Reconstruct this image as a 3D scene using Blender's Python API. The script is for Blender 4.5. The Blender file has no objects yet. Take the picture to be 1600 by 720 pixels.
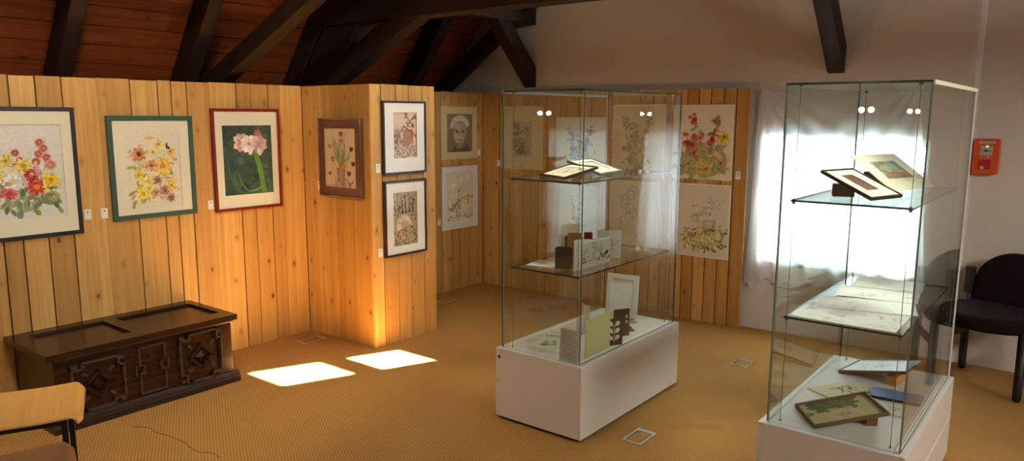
import bpy, bmesh, math, random
from mathutils import Vector, Matrix
C = bpy.context.scene.collection
PI = math.pi
rnd = random.Random(7)

# ------------------------------------------------------------------ helpers
def lin(r, g=None, b=None):
    if g is None: r, g, b = r
    f = lambda v: (v/12.92 if v <= .04045 else ((v+.055)/1.055)**2.4)
    return (f(r/255), f(g/255), f(b/255))

def add_box(bm, lo, hi, mi=0, M=None):
    x0, y0, z0 = lo; x1, y1, z1 = hi
    co = [(x0,y0,z0),(x1,y0,z0),(x1,y1,z0),(x0,y1,z0),(x0,y0,z1),(x1,y0,z1),(x1,y1,z1),(x0,y1,z1)]
    vs = [bm.verts.new((M @ Vector(c)) if M else c) for c in co]
    fs = []
    for q in ((0,3,2,1),(4,5,6,7),(0,1,5,4),(1,2,6,5),(2,3,7,6),(3,0,4,7)):
        f = bm.faces.new([vs[i] for i in q]); f.material_index = mi; fs.append(f)
    return fs

def add_ring(bm, ow, oh, iw0, ih0, iw1, ih1, z0, z1, mi=0):
    """rectangular ring, outer 0..ow x 0..oh, hole iw0..iw1 x ih0..ih1, mitred"""
    O = [(0,0),(ow,0),(ow,oh),(0,oh)]; I = [(iw0,ih0),(iw1,ih0),(iw1,ih1),(iw0,ih1)]
    vo0=[bm.verts.new((x,y,z0)) for x,y in O]; vo1=[bm.verts.new((x,y,z1)) for x,y in O]
    vi0=[bm.verts.new((x,y,z0)) for x,y in I]; vi1=[bm.verts.new((x,y,z1)) for x,y in I]
    for i in range(4):
        j=(i+1)%4
        for q in ((vo1[i],vo1[j],vi1[j],vi1[i]),(vo0[j],vo0[i],vi0[i],vi0[j]),(vo0[i],vo0[j],vo1[j],vo1[i]),(vi0[j],vi0[i],vi1[i],vi1[j])):
            f=bm.faces.new(q); f.material_index=mi

def add_cyl(bm, p0, p1, r0, r1=None, n=12, mi=0, caps=True):
    r1 = r0 if r1 is None else r1
    p0=Vector(p0); p1=Vector(p1); d=(p1-p0).normalized()
    a = d.orthogonal().normalized(); b = d.cross(a)
    A=[];B=[]
    for i in range(n):
        t=2*PI*i/n; o=a*math.cos(t)+b*math.sin(t)
        A.append(bm.verts.new(p0+o*r0)); B.append(bm.verts.new(p1+o*r1))
    for i in range(n):
        j=(i+1)%n; f=bm.faces.new((A[i],A[j],B[j],B[i])); f.material_index=mi; f.smooth=True
    if caps:
        f=bm.faces.new(A[::-1]); f.material_index=mi
        f=bm.faces.new(B); f.material_index=mi

def add_lathe(bm, prof, n=24, mi=0, o=(0,0,0)):
    rings=[]
    for r,z in prof:
        rings.append([bm.verts.new((o[0]+r*math.cos(2*PI*i/n), o[1]+r*math.sin(2*PI*i/n), o[2]+z)) for i in range(n)])
    for a,b in zip(rings, rings[1:]):
        for i in range(n):
            j=(i+1)%n; f=bm.faces.new((a[i],a[j],b[j],b[i])); f.smooth=True; f.material_index=mi
    bm.faces.new(rings[0][::-1]).material_index=mi; bm.faces.new(rings[-1]).material_index=mi

def add_prism(bm, pts, z0, z1, mi=0, M=None):
    f_=lambda c:(M@Vector(c)) if M else c
    A=[bm.verts.new(f_((x,y,z0))) for x,y in pts]; B=[bm.verts.new(f_((x,y,z1))) for x,y in pts]
    bm.faces.new(A[::-1]).material_index=mi; bm.faces.new(B).material_index=mi
    for i in range(len(pts)):
        j=(i+1)%len(pts); bm.faces.new((A[i],A[j],B[j],B[i])).material_index=mi

def tube(bm, pts, r, n=10, mi=0):
    for a,b in zip(pts, pts[1:]): add_cyl(bm,a,b,r,n=n,mi=mi)

def obj(name, bm, mats, parent=None, M=None, bevel=0, seg=2, smooth=False, recalc=True):
    if recalc: bmesh.ops.recalc_face_normals(bm, faces=bm.faces)
    bm.normal_update()
    me=bpy.data.meshes.new(name)
    uvl=bm.loops.layers.uv.verify()
    for f in bm.faces:
        n=f.normal; ax=max(range(3), key=lambda i:abs(n[i]))
        for l in f.loops:
            c=l.vert.co; l[uvl].uv = (c.y,c.z) if ax==0 else ((c.x,c.z) if ax==1 else (c.x,c.y))
        if smooth: f.smooth=True
    bm.to_mesh(me); bm.free()
    for m in (mats if isinstance(mats,(list,tuple)) else [mats]): me.materials.append(m)
    o=bpy.data.objects.new(name,me); C.objects.link(o)
    if parent: o.parent=parent
    if M is not None: o.matrix_local=M
    if bevel:
        b=o.modifiers.new('bevel','BEVEL'); b.width=bevel; b.segments=seg; b.limit_method='ANGLE'; b.angle_limit=math.radians(40)
    return o
def thing(name,label,cat,M=None,group=None):
    o=bpy.data.objects.new(name,None); C.objects.link(o); o.empty_display_size=.05
    if M is not None: o.matrix_world=M
    o['label']=label; o['category']=cat
    if group: o['group']=group
    return o
def tag(o,label,cat,group=None):
    o['label']=label; o['category']=cat
    if group: o['group']=group
    return o
def struct(o): o['kind']='structure'; return o
def T(x,y,z): return Matrix.Translation((x,y,z))
def frame_M(o,X,Y):
    X=Vector(X).normalized(); Y=Vector(Y); Y=(Y-X*Y.dot(X)).normalized(); Z=X.cross(Y)
    return Matrix(((X.x,Y.x,Z.x,o[0]),(X.y,Y.y,Z.y,o[1]),(X.z,Y.z,Z.z,o[2]),(0,0,0,1)))
def Rz(x,y,z,deg): return T(x,y,z)@Matrix.Rotation(math.radians(deg),4,'Z')

# ------------------------------------------------------------------ materials
class NT:
    def __init__(s,name):
        s.m=bpy.data.materials.new(name); s.m.use_nodes=True; s.t=s.m.node_tree; s.t.nodes.clear()
        s.out=s.t.nodes.new('ShaderNodeOutputMaterial')
    def n(s,typ,**k):
        nd=s.t.nodes.new(typ)
        for a,b in k.items():
            if a.startswith('i_'): nd.inputs[int(a[2:])].default_value=b
            else: setattr(nd,a,b)
        return nd
    def l(s,a,b): s.t.links.new(a,b)
    def math(s,op,a,b=None,c=None,clamp=False):
        nd=s.n('ShaderNodeMath',operation=op,use_clamp=clamp)
        for i,v in enumerate((a,b,c)):
            if v is None: continue
            if isinstance(v,(int,float)): nd.inputs[i].default_value=v
            else: s.l(v,nd.inputs[i])
        return nd.outputs[0]
    def mix(s,f,a,b,blend='MIX'):
        nd=s.n('ShaderNodeMix',data_type='RGBA',blend_type=blend)
        for i,v in ((0,f),(6,a),(7,b)):
            if isinstance(v,(int,float)): nd.inputs[i].default_value=v
            elif isinstance(v,tuple): nd.inputs[i].default_value=(*v[:3],1)
            else: s.l(v,nd.inputs[i])
        return nd.outputs[2]
    def bsdf(s,col,rough=.5,metal=0,spec=.5,bump=None,bstr=.2,bdist=.002):
        p=s.n('ShaderNodeBsdfPrincipled')
        for nm,v in (('Base Color',col),('Roughness',rough),('Metallic',metal),('Specular IOR Level',spec)):
            if isinstance(v,tuple): p.inputs[nm].default_value=(*v[:3],1)
            elif isinstance(v,(int,float)): p.inputs[nm].default_value=v
            else: s.l(v,p.inputs[nm])
        if bump is not None:
            b=s.n('ShaderNodeBump'); b.inputs['Strength'].default_value=bstr; b.inputs['Distance'].default_value=bdist
            s.l(bump,b.inputs['Height']); s.l(b.outputs[0],p.inputs['Normal'])
        s.l(p.outputs[0],s.out.inputs[0]); return s.m

def plain(name,col,rough=.5,metal=0,spec=.5,var=.06,scale=18):
    t=NT(name); tc=t.n('ShaderNodeTexCoord'); no=t.n('ShaderNodeTexNoise'); no.inputs['Scale'].default_value=scale; no.inputs['Detail'].default_value=4
    t.l(tc.outputs['Object'],no.inputs['Vector'])
    c=t.mix(no.outputs[0], tuple(v*(1-var) for v in col), tuple(min(1,v*(1+var)) for v in col))
    return t.bsdf(c,rough,metal,spec)

def wood(name,light,dark,axis='z',rough=.5,knots=True,grain=1.0,boards=True,spec=.35,knotcol=None,varamt=.35):
    t=NT(name); tc=t.n('ShaderNodeTexCoord'); uv=t.n('ShaderNodeUVMap')
    at=t.n('ShaderNodeAttribute',attribute_name='rnd')
    sep=t.n('ShaderNodeSeparateColor'); t.l(at.outputs['Color'],sep.inputs[0])
    sc={'z':(26,26,1.1),'x':(1.1,26,26),'y':(26,1.1,26)}[axis]
    off=t.n('ShaderNodeVectorMath',operation='MULTIPLY_ADD'); off.inputs[1].default_value=(37,19,53)
    t.l(at.outputs['Color'],off.inputs[0]); t.l(tc.outputs['Object'],off.inputs[2])
    mp=t.n('ShaderNodeVectorMath',operation='MULTIPLY'); mp.inputs[1].default_value=sc; t.l(off.outputs[0],mp.inputs[0])
    n1=t.n('ShaderNodeTexNoise'); n1.inputs['Scale'].default_value=grain; n1.inputs['Detail'].default_value=6; n1.inputs['Roughness'].default_value=.62; n1.inputs['Distortion'].default_value=.6
    t.l(mp.outputs[0],n1.inputs['Vector'])
    n2=t.n('ShaderNodeTexNoise'); n2.inputs['Scale'].default_value=grain*4.5; n2.inputs['Detail'].default_value=3; t.l(mp.outputs[0],n2.inputs['Vector'])
    g=t.math('ADD',t.math('MULTIPLY',n1.outputs[0],.75),t.math('MULTIPLY',n2.outputs[0],.25))
    r=t.n('ShaderNodeMapRange'); r.inputs[1].default_value=.32; r.inputs[2].default_value=.68; t.l(g,r.inputs[0])
    col=t.mix(r.outputs[0],dark,light)
    if boards:
        f=t.math('MULTIPLY_ADD',sep.outputs[0],varamt,1-varamt*.62)
        cc=t.n('ShaderNodeCombineColor'); t.l(f,cc.inputs[0]); t.l(t.math('POWER',f,1.25),cc.inputs[1]); t.l(t.math('POWER',f,1.6),cc.inputs[2])
        col=t.mix(1.0,col,cc.outputs[0],'MULTIPLY')
    if knots:
        kv=t.n('ShaderNodeVectorMath',operation='MULTIPLY'); kv.inputs[1].default_value=(5.2,3.0,1); t.l(uv.outputs[0],kv.inputs[0])
        nz=t.n('ShaderNodeTexNoise'); nz.inputs['Scale'].default_value=14; t.l(uv.outputs[0],nz.inputs['Vector'])
        nm=t.n('ShaderNodeVectorMath',operation='MULTIPLY_ADD'); nm.inputs[1].default_value=(.05,.05,0); t.l(nz.outputs['Color'],nm.inputs[0]); t.l(kv.outputs[0],nm.inputs[2])
        vo=t.n('ShaderNodeTexVoronoi',voronoi_dimensions='2D',feature='F1'); vo.inputs['Scale'].default_value=1; vo.inputs['Randomness'].default_value=1; t.l(nm.outputs[0],vo.inputs['Vector'])
        sc2=t.n('ShaderNodeSeparateColor'); t.l(vo.outputs['Color'],sc2.inputs[0])
        size=t.math('MULTIPLY_ADD',sc2.outputs[0],.07,-.004)
        k=t.n('ShaderNodeMapRange',interpolation_type='SMOOTHSTEP'); k.inputs[3].default_value=1; k.inputs[4].default_value=0
        t.l(vo.outputs['Distance'],k.inputs[0]); t.l(t.math('MULTIPLY',size,.45),k.inputs[1]); t.l(t.math('ADD',size,.012),k.inputs[2])
        k2=t.n('ShaderNodeMapRange',interpolation_type='SMOOTHSTEP'); k2.inputs[3].default_value=.4; k2.inputs[4].default_value=0
        t.l(vo.outputs['Distance'],k2.inputs[0]); t.l(size,k2.inputs[1]); t.l(t.math('ADD',size,.11),k2.inputs[2])
        kc=knotcol or tuple(v*.3 for v in dark)
        col=t.mix(k2.outputs[0],col,tuple(v*.72 for v in dark))
        kd=t.math('MULTIPLY',k.outputs[0],t.math('MULTIPLY_ADD',sc2.outputs[1],.75,.25))
        col=t.mix(kd,col,kc)
    return t.bsdf(col,rough,0,spec,bump=r.outputs[0],bstr=.12,bdist=.001)

def glass(name,tint=(.962,.986,.972),gain=1.0,k=.9):
    t=NT(name); ge=t.n('ShaderNodeNewGeometry')
    d=t.n('ShaderNodeVectorMath',operation='DOT_PRODUCT'); t.l(ge.outputs['Normal'],d.inputs[0]); t.l(ge.outputs['Incoming'],d.inputs[1])
    a=t.math('ABSOLUTE',d.outputs['Value']); f=t.math('POWER',t.math('SUBTRACT',1,a,clamp=True),5)
    f=t.math('MULTIPLY_ADD',f,k,.04*gain,clamp=True)
    tr=t.n('ShaderNodeBsdfTransparent'); tr.inputs[0].default_value=(*tint,1)
    gl=t.n('ShaderNodeBsdfGlossy'); gl.inputs['Roughness'].default_value=.0; gl.inputs[0].default_value=(1,1,1,1)
    mx=t.n('ShaderNodeMixShader'); t.l(f,mx.inputs[0]); t.l(tr.outputs[0],mx.inputs[1]); t.l(gl.outputs[0],mx.inputs[2])
    t.l(mx.outputs[0],t.out.inputs[0]); return t.m

def cloth_mat(name,col,trans=.5):
    t=NT(name); tc=t.n('ShaderNodeTexCoord')
    w=t.n('ShaderNodeTexNoise'); w.inputs['Scale'].default_value=60; t.l(tc.outputs['Object'],w.inputs['Vector'])
    b=t.n('ShaderNodeBump'); b.inputs['Strength'].default_value=.1; b.inputs['Distance'].default_value=.002; t.l(w.outputs[0],b.inputs['Height'])
    d=t.n('ShaderNodeBsdfDiffuse'); d.inputs[0].default_value=(*col,1); t.l(b.outputs[0],d.inputs['Normal'])
    tr=t.n('ShaderNodeBsdfTranslucent'); tr.inputs[0].default_value=(*col,1)
    mx=t.n('ShaderNodeMixShader'); mx.inputs[0].default_value=trans; t.l(d.outputs[0],mx.inputs[1]); t.l(tr.outputs[0],mx.inputs[2])
    t.l(mx.outputs[0],t.out.inputs[0]); return t.m

def paint_mat():
    t=NT('painted_paper'); at=t.n('ShaderNodeAttribute',attribute_name='Col'); tc=t.n('ShaderNodeTexCoord')
    n=t.n('ShaderNodeTexNoise'); n.inputs['Scale'].default_value=70; n.inputs['Detail'].default_value=5; t.l(tc.outputs['Object'],n.inputs['Vector'])
    f=t.math('MULTIPLY_ADD',n.outputs[0],.5,.75)
    cc=t.n('ShaderNodeCombineColor'); [t.l(f,cc.inputs[i]) for i in range(3)]
    c=t.mix(.7,at.outputs['Color'],t.mix(1.0,at.outputs['Color'],cc.outputs[0],'MULTIPLY'))
    return t.bsdf(c,.8,0,.2)

def emit(name,col,s):
    t=NT(name); e=t.n('ShaderNodeEmission'); e.inputs[0].default_value=(*col,1); e.inputs[1].default_value=s; t.l(e.outputs[0],t.out.inputs[0]); return t.m

def carpet():
    t=NT('sisal_carpet'); tc=t.n('ShaderNodeTexCoord')
    rot=t.n('ShaderNodeMapping'); rot.inputs['Rotation'].default_value=(0,0,math.radians(-151)); t.l(tc.outputs['Object'],rot.inputs[0])
    sp=t.n('ShaderNodeSeparateXYZ'); t.l(rot.outputs[0],sp.inputs[0])
    wob=t.n('ShaderNodeTexNoise'); wob.inputs['Scale'].default_value=9; t.l(tc.outputs['Object'],wob.inputs['Vector'])
    ph=t.math('ADD',t.math('MULTIPLY',sp.outputs[1],2*PI/.0145),t.math('MULTIPLY',wob.outputs[0],1.6))
    rib=t.math('MULTIPLY_ADD',t.math('SINE',ph),.5,.5)
    ph2=t.math('ADD',t.math('MULTIPLY',sp.outputs[0],2*PI/.011),t.math('MULTIPLY',t.math('SIGN',t.math('SINE',ph)),1.57))
    kn=t.math('MULTIPLY_ADD',t.math('SINE',ph2),.5,.5)
    fib=t.n('ShaderNodeTexNoise'); fib.inputs['Scale'].default_value=220; fib.inputs['Detail'].default_value=3; t.l(tc.outputs['Object'],fib.inputs['Vector'])
    big=t.n('ShaderNodeTexNoise'); big.inputs['Scale'].default_value=1.6; big.inputs['Detail'].default_value=4; t.l(tc.outputs['Object'],big.inputs['Vector'])
    h=t.math('ADD',t.math('MULTIPLY',rib,.75),t.math('MULTIPLY',kn,.25))
    f=t.math('ADD',t.math('MULTIPLY',h,.62),t.math('MULTIPLY',fib.outputs[0],.38))
    c=t.mix(f,lin(138,99,45),lin(206,159,92))
    c=t.mix(t.math('MULTIPLY',big.outputs[0],.35),c,lin(156,106,46))
    return t.bsdf(c,.92,0,.1,bump=h,bstr=.5,bdist=.003)

def plaster():
    t=NT('white_plaster'); tc=t.n('ShaderNodeTexCoord')
    n=t.n('ShaderNodeTexNoise'); n.inputs['Scale'].default_value=3; n.inputs['Detail'].default_value=6; t.l(tc.outputs['Object'],n.inputs['Vector'])
    n2=t.n('ShaderNodeTexNoise'); n2.inputs['Scale'].default_value=90; n2.inputs['Detail'].default_value=3; t.l(tc.outputs['Object'],n2.inputs['Vector'])
    return t.bsdf(t.mix(n.outputs[0],lin(203,196,185),lin(216,210,200)),.9,0,.15,bump=n2.outputs[0],bstr=.15,bdist=.002)

M_floor=carpet(); M_wall=plaster()
M_pine=wood('varnished_pine',lin(215,171,102),lin(184,132,64),'z',rough=.42,knotcol=lin(84,42,14))
M_pined=plain('dark_groove',lin(40,20,8),.9)
M_roof=wood('stained_ceiling_boards',lin(150,72,25),lin(102,45,14),'y',rough=.6,knots=True,knotcol=lin(40,16,6))
M_beam=wood('dark_stained_beam',lin(50,28,12),lin(26,14,6),'x',rough=.62,knots=False,boards=False)
M_white=plain('white_lacquer',lin(222,215,204),.4,var=.02)
M_whiteb=plain('white_board_edge',lin(240,236,226),.5,var=.02)
M_base=plain('dark_plinth_recess',lin(40,26,18),.8)
M_glass=glass('clear_glass'); M_edge=plain('green_glass_edge',lin(38,62,52),.15,var=.15)
M_edgel=plain('pale_glass_edge',lin(176,200,186),.2,var=.1)
M_pglass=glass('picture_glass',(.995,.995,.995),.3,.3)
M_alu=plain('brushed_aluminium',lin(198,198,192),.35,metal=.85,var=.04)
M_cream=plain('cream_track',lin(238,232,204),.45,var=.02)
M_steel=plain('steel_cable',lin(120,120,116),.35,metal=.9)
M_black=plain('black_frame_lacquer',lin(38,34,36),.35)
M_blackb=plain('dark_brown_frame',lin(48,26,20),.35)
M_green=plain('green_frame_lacquer',lin(52,84,70),.4)
M_red=wood('red_mahogany_frame',lin(140,42,22),lin(104,24,12),'y',rough=.3,knots=False,boards=False)
M_silver=plain('bronze_metal_frame',lin(150,130,112),.25,metal=.9)
M_graygreen=plain('grey_green_frame',lin(112,116,92),.45)
M_tan=plain('brown_wood_frame',lin(104,78,50),.45)
M_matc=plain('cream_mount_card',lin(240,234,208),.85,var=.015)
M_matw=plain('white_mount_card',lin(236,232,226),.85,var=.015)
M_mato=plain('olive_cream_mount',lin(214,198,148),.85,var=.03)
M_matb=plain('brown_mount_card',lin(122,70,52),.8,var=.04)
M_paper=plain('white_paper',lin(238,236,226),.85,var=.02)
M_paint=paint_mat()
M_chest=wood('dark_oak',lin(58,28,14),lin(28,13,7),'y',rough=.26,knots=False,boards=False)
M_chestm=wood('highlit_oak_moulding',lin(88,68,50),lin(42,30,22),'y',rough=.24,knots=False,boards=False)  # greyer, lighter tone puts the moulding highlights into the colour
M_chestb=wood('dark_oak_base',lin(62,44,34),lin(30,20,15),'y',rough=.3,knots=False,boards=False)
M_iron=plain('black_iron',lin(26,22,20),.5,metal=.4)
M_ply=wood('light_beech_ply',lin(226,174,96),lin(206,150,72),'x',rough=.32,knots=False,boards=False)
M_plyb=wood('brown_beech_ply',lin(150,104,66),lin(126,82,48),'x',rough=.4,knots=False,boards=False)
M_tube=plain('black_steel_tube',lin(16,15,15),.4,metal=.2)
M_uphol=plain('black_upholstery',lin(30,21,19),.95,spec=.1,var=.25,scale=250)
M_blackw=plain('black_stained_wood',lin(22,19,19),.5)
M_orange=plain('orange_red_plastic',lin(214,78,30),.4)
M_gray=plain('grey_plastic',lin(170,170,158),.5)
M_redb=plain('red_plastic',lin(176,24,30),.35)
M_darkicon=plain('dark_print',lin(60,60,58),.7)
M_led=emit('green_led',(.15,1,.25),6)
M_block=wood('brown_wood_block',lin(130,86,44),lin(92,56,26),'z',rough=.5,knots=False,boards=False)
M_blockl=wood('light_wood_block',lin(206,150,84),lin(178,118,56),'x',rough=.5,knots=False,boards=False)
M_blue=plain('blue_cover',lin(96,124,176),.45)
M_bluef=plain('blue_grey_cover_edge',lin(60,60,84),.6)
M_yellow=plain('pale_yellow_board',lin(214,206,150),.75,var=.03)
M_darkcard=plain('dark_brown_card',lin(52,38,30),.8)
M_cutout=plain('cream_cutout',lin(222,214,190),.8)
M_gold=plain('brown_gold_cover',lin(160,116,48),.5,var=.35,scale=60)
M_redc=plain('dark_red_cover',lin(126,24,28),.6)
M_grayedge=plain('grey_card',lin(190,188,178),.8)
M_curtain=cloth_mat('white_sheer_cloth',lin(240,240,240),.55)
M_foil=glass('clear_foil',(.93,.93,.9),2.2)
M_wframe=plain('white_window_paint',lin(214,214,208),.5)
M_thread=plain('dark_thread',lin(92,46,14),.9)
M_black2=plain('black_notebook_cover',lin(30,24,22),.55)

# ------------------------------------------------------------------ dimensions (metres)
LX=-4.567; NX=-4.626; MX=-3.84; RY=3.37; BY=5.445; WY=5.521; TOP=1.803

# ------------------------------------------------------------------ setting
bm=bmesh.new(); add_box(bm,(-6.2,-3.6,-.1),(3.6,6.0,0)); struct(obj('floor',bm,M_floor))

def rnd_attr(o,groups):
    me=o.data; a=me.color_attributes.new('rnd','FLOAT_COLOR','CORNER')
    for p in me.polygons:
        k=groups[p.index]
        for li in p.loop_indices: a.data[li].color=k
def boards(name,axis,pos,edges,z0,z1,out,gaps=.006,thick=.02,back=.03,seed=1):
    """vertical boards: axis 'x' -> wall plane x=pos, boards along y; out = +1/-1 facing direction"""
    r=random.Random(seed); bm=bmesh.new(); groups=[]
    for i,(a,b) in enumerate(zip(edges,edges[1:])):
        ga=gaps[i] if isinstance(gaps,(list,tuple)) else gaps
        gb=gaps[i+1] if isinstance(gaps,(list,tuple)) else gaps
        a2,b2=a+ga/2,b-gb/2; dz=r.uniform(-.003,.003); c=(r.random(),r.random(),r.random(),1)
        p0,p1=pos-out*thick,pos-r.uniform(0,.0015)*out
        lo,hi=min(p0,p1),max(p0,p1)
        if axis=='x': add_box(bm,(lo,a2,z0),(hi,b2,z1+dz))
        else: add_box(bm,(a2,lo,z0),(b2,hi,z1+dz))
        groups+= [c]*6
    p0,p1=pos-out*(thick+back),pos-out*(thick+.0005); lo,hi=min(p0,p1),max(p0,p1)
    if axis=='x': add_box(bm,(lo,edges[0]+.03,z0),(hi,edges[-1]-.03,z1-.012),1)
    else: add_box(bm,(edges[0]+.03,lo,z0),(edges[-1]-.03,hi,z1-.012),1)
    groups+=[(.5,.5,.5,1)]*6
    o=obj(name,bm,[M_pine,M_pined],recalc=False); rnd_attr(o,groups); return struct(o)
le=[-2.0]
while le[-1]<.9: le.append(le[-1]+rnd.choice([.09,.12,.13,.19,.1]))
le+=[1.12,1.27,1.43,1.523,1.65,1.782,1.967,2.155,2.32,2.405,2.505,2.66,2.85,2.957,3.09,3.186,3.37]
lg=[.008]*len(le); lg[le.index(1.967)]=.0012; lg[le.index(2.66)]=.002; lg[le.index(3.186)]=.003; lg[le.index(2.957)]=.004
boards('wall_left','x',LX,le,0,TOP,1,lg,seed=3)
boards('wall_return','y',RY,[-4.567,-4.455,-4.335,-4.22,-4.035,-3.8605],0,TOP,-1,[.004,.0015,.0015,.0015,.005,.0],seed=8)
boards('wall_pillar','x',MX,[3.37,3.467,3.6,3.725,3.857,3.98],0,TOP,1,[.0,.007,.007,.007,.007,.0],seed=5)
bm=bmesh.new(); add_box(bm,(-4.6,3.425,0),(-3.895,3.98,TOP-.02)); struct(obj('wall_pillar_core',bm,M_pined))
boards('wall_alcove','x',NX,[3.98,4.12,4.24,4.38,4.5,4.63,4.75,4.885,5.005,5.115,5.24,5.445],0,TOP+.003,1,.0065,seed=9)
be=[-4.626,-4.43,-4.29,-4.15,-3.975,-3.883,-3.74,-3.55,-3.43,-3.3,-3.16,-2.97,-2.845,-2.75,-2.657,-2.555,-2.462,-2.364,-2.264,-2.166,-2.061]
boards('wall_back_panel','y',BY,be,0,TOP+.003,-1,.0085,seed=12)

# plaster gable wall with the curtained window and two high panes
WX0,WX1,WZ0,WZ1=-1.945,-.885,.55,1.45
hx0,hx1=-2.815,-2.455
holes=[(hx0,hx1,2.60,3.04),(hx0,hx1,3.235,3.755)]
def gable(name,x0,x1,z0,z1,y0,y1,holes):
    xs=sorted({x0,x1,*[h[0] for h in holes],*[h[1] for h in holes]}); zs=sorted({z0,z1,*[h[2] for h in holes],*[h[3] for h in holes]})
    bm=bmesh.new()
    for i in range(len(xs)-1):
        for j in range(len(zs)-1):
            cx=(xs[i]+xs[i+1])/2; cz=(zs[j]+zs[j+1])/2
            if any(h[0]<cx<h[1] and h[2]<cz<h[3] for h in holes): continue
            add_box(bm,(xs[i],y0,zs[j]),(xs[i+1],y1,zs[j+1]))
    bmesh.ops.remove_doubles(bm,verts=bm.verts,dist=1e-5)
    seen={}
    for f in bm.faces: seen.setdefault(tuple(sorted(v.index for v in f.verts)),[]).append(f)
    bm.verts.index_update(); seen={}
    for f in bm.faces: seen.setdefault(frozenset(v.index for v in f.verts),[]).append(f)
    bmesh.ops.delete(bm,geom=[f for k in seen.values() if len(k)>1 for f in k],context='FACES')
    return struct(obj(name,bm,M_wall))
gable('wall_back',-6.1,-.70,0,2.2,WY,WY+.26,[(WX0,WX1,WZ0,WZ1)])
gable('wall_back_gable',-6.1,-.70,2.2,6.6,WY,WY+.03,holes)
bm=bmesh.new()
pts=[(-.70,WY+.26),(-.70,WY),(-.675,WY+.004),(-.655,WY+.02),(-.647,WY+.05),(3.6,WY+.05),(3.6,WY+.26)]
add_prism(bm,pts,0,6.6); struct(obj('wall_back_recess',bm,M_wall))
bm=bmesh.new()
for lo,hi in (((3.3,-3.6,0),(3.5,6,2.32)),((3.3,-3.6,3.0),(3.5,6,4.4)),((3.3,-3.6,2.32),(3.5,1.3,3.0)),((3.3,3.3,2.32),(3.5,6,3.0))): add_box(bm,lo,hi)
struct(obj('wall_right',bm,M_wall))
w2=bpy.data.objects.new('added_window',None); C.objects.link(w2); w2.location=(3.4,2.3,2.32); w2['kind']='structure'  # unseen window added as a setting for the side fill light
bm=bmesh.new(); add_ring(bm,2.0,.68,.06,.06,1.94,.62,0,.05); obj('window_frame',bm,M_wframe,w2,frame_M((0,-1,0),(0,1,0),(0,0,1)))
bm=bmesh.new(); add_box(bm,(.01,-.03,.06),(.045,.03,.62)); obj('mullion',bm,M_wframe,w2)
bm=bmesh.new(); add_box(bm,(.055,-1.02,-.02),(.065,1.02,.7)); obj('sky_block_panel',bm,M_wframe,w2)  # added panel closing the opening so no bright sky enters
bm=bmesh.new(); add_box(bm,(-6.2,-3.6,0),(3.6,-3.4,6.6)); struct(obj('wall_front',bm,M_wall))
bm=bmesh.new(); add_box(bm,(-5.95,-3.5,0),(-5.75,5.5,1.1)); struct(obj('wall_knee',bm,M_wall))

# roof slopes; underside of the rafters: z = 1.82 + S (x + 4.65)
S=1.35; XR=-1.6
def under(x): return 1.83+S*(x+4.95)
ang=math.atan(S); nrm=Vector((-math.sin(ang),0,math.cos(ang))); dirs=Vector((math.cos(ang),0,math.sin(ang)))
RD=.17
P0=Vector((-5.75,0,under(-5.75)))+nrm*RD
bm=bmesh.new(); groups=[]; n=int(((XR+5.75)/math.cos(ang)+.3)/.135)+1
Mr=Matrix(((dirs.x,0,nrm.x,P0.x),(0,1,0,0),(dirs.z,0,nrm.z,P0.z),(0,0,0,1)))
for i in range(n):
    add_box(bm,(i*.135-.15,-3.5,0),(i*.135-.15+.127,5.52,.02)); c=(rnd.random(),rnd.random(),rnd.random(),1); groups+=[c]*6
add_box(bm,(-.2,-3.5,.021),(n*.135-.1,5.52,.05),1); groups+=[(.5,.5,.5,1)]*6
o=obj('ceiling_left',bm,[M_roof,M_pined],M=Mr,recalc=False); rnd_attr(o,groups); struct(o)
zr=under(XR)+RD/math.cos(ang)
bm=bmesh.new(); P=[(XR-.05,zr),(3.4,zr-.72*(3.4-XR)),(3.4,zr-.72*(3.4-XR)+.1),(XR-.05,zr+.15)]
add_prism(bm,P,-5.52,3.5,M=Matrix(((1,0,0,0),(0,0,-1,0),(0,1,0,0),(0,0,0,1)))); struct(obj('ceiling_right',bm,M_roof))

def beam(name,p0,p1,w,d,up=(0,0,1),bevel=.006):
    """beam from p0 to p1 (centre line of the underside), w wide, d deep"""
    p0=Vector(p0);p1=Vector(p1); X=(p1-p0).normalized(); Z=Vector(up); Z=(Z-X*Z.dot(X)).normalized(); Y=Z.cross(X)
    Mx=Matrix(((X.x,Y.x,Z.x,p0.x),(X.y,Y.y,Z.y,p0.y),(X.z,Y.z,Z.z,p0.z),(0,0,0,1)))
    bm=bmesh.new(); add_box(bm,(0,-w/2,0),((p1-p0).length,w/2,d)); return struct(obj(name,bm,M_beam,M=Mx,bevel=bevel))
def rafter(name,y0,y1,d=.165):
    x0,x1=-5.55,XR-.1
    return beam(name,(x0,(y0+y1)/2,under(x0)),(x1,(y0+y1)/2,under(x1)),y1-y0,d,up=nrm)
for k,(a,b) in enumerate([(-2.2,-2.1),(-.9,-.8),(.2,.3),(1.1,1.2),(1.905,2.0),(2.71,2.81),(4.82,4.94)]): rafter('rafter_beam',a,b)
rafter('principal_rafter_beam',3.62,3.79,.165)
P1=Vector((-5.5,3.705,under(-5.5)))-nrm*.32; P2=Vector((-2.6,3.705,under(-2.6)))-nrm*.32
beam('truss_strut_beam',P1,P2,.15,.3,up=nrm)
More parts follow.
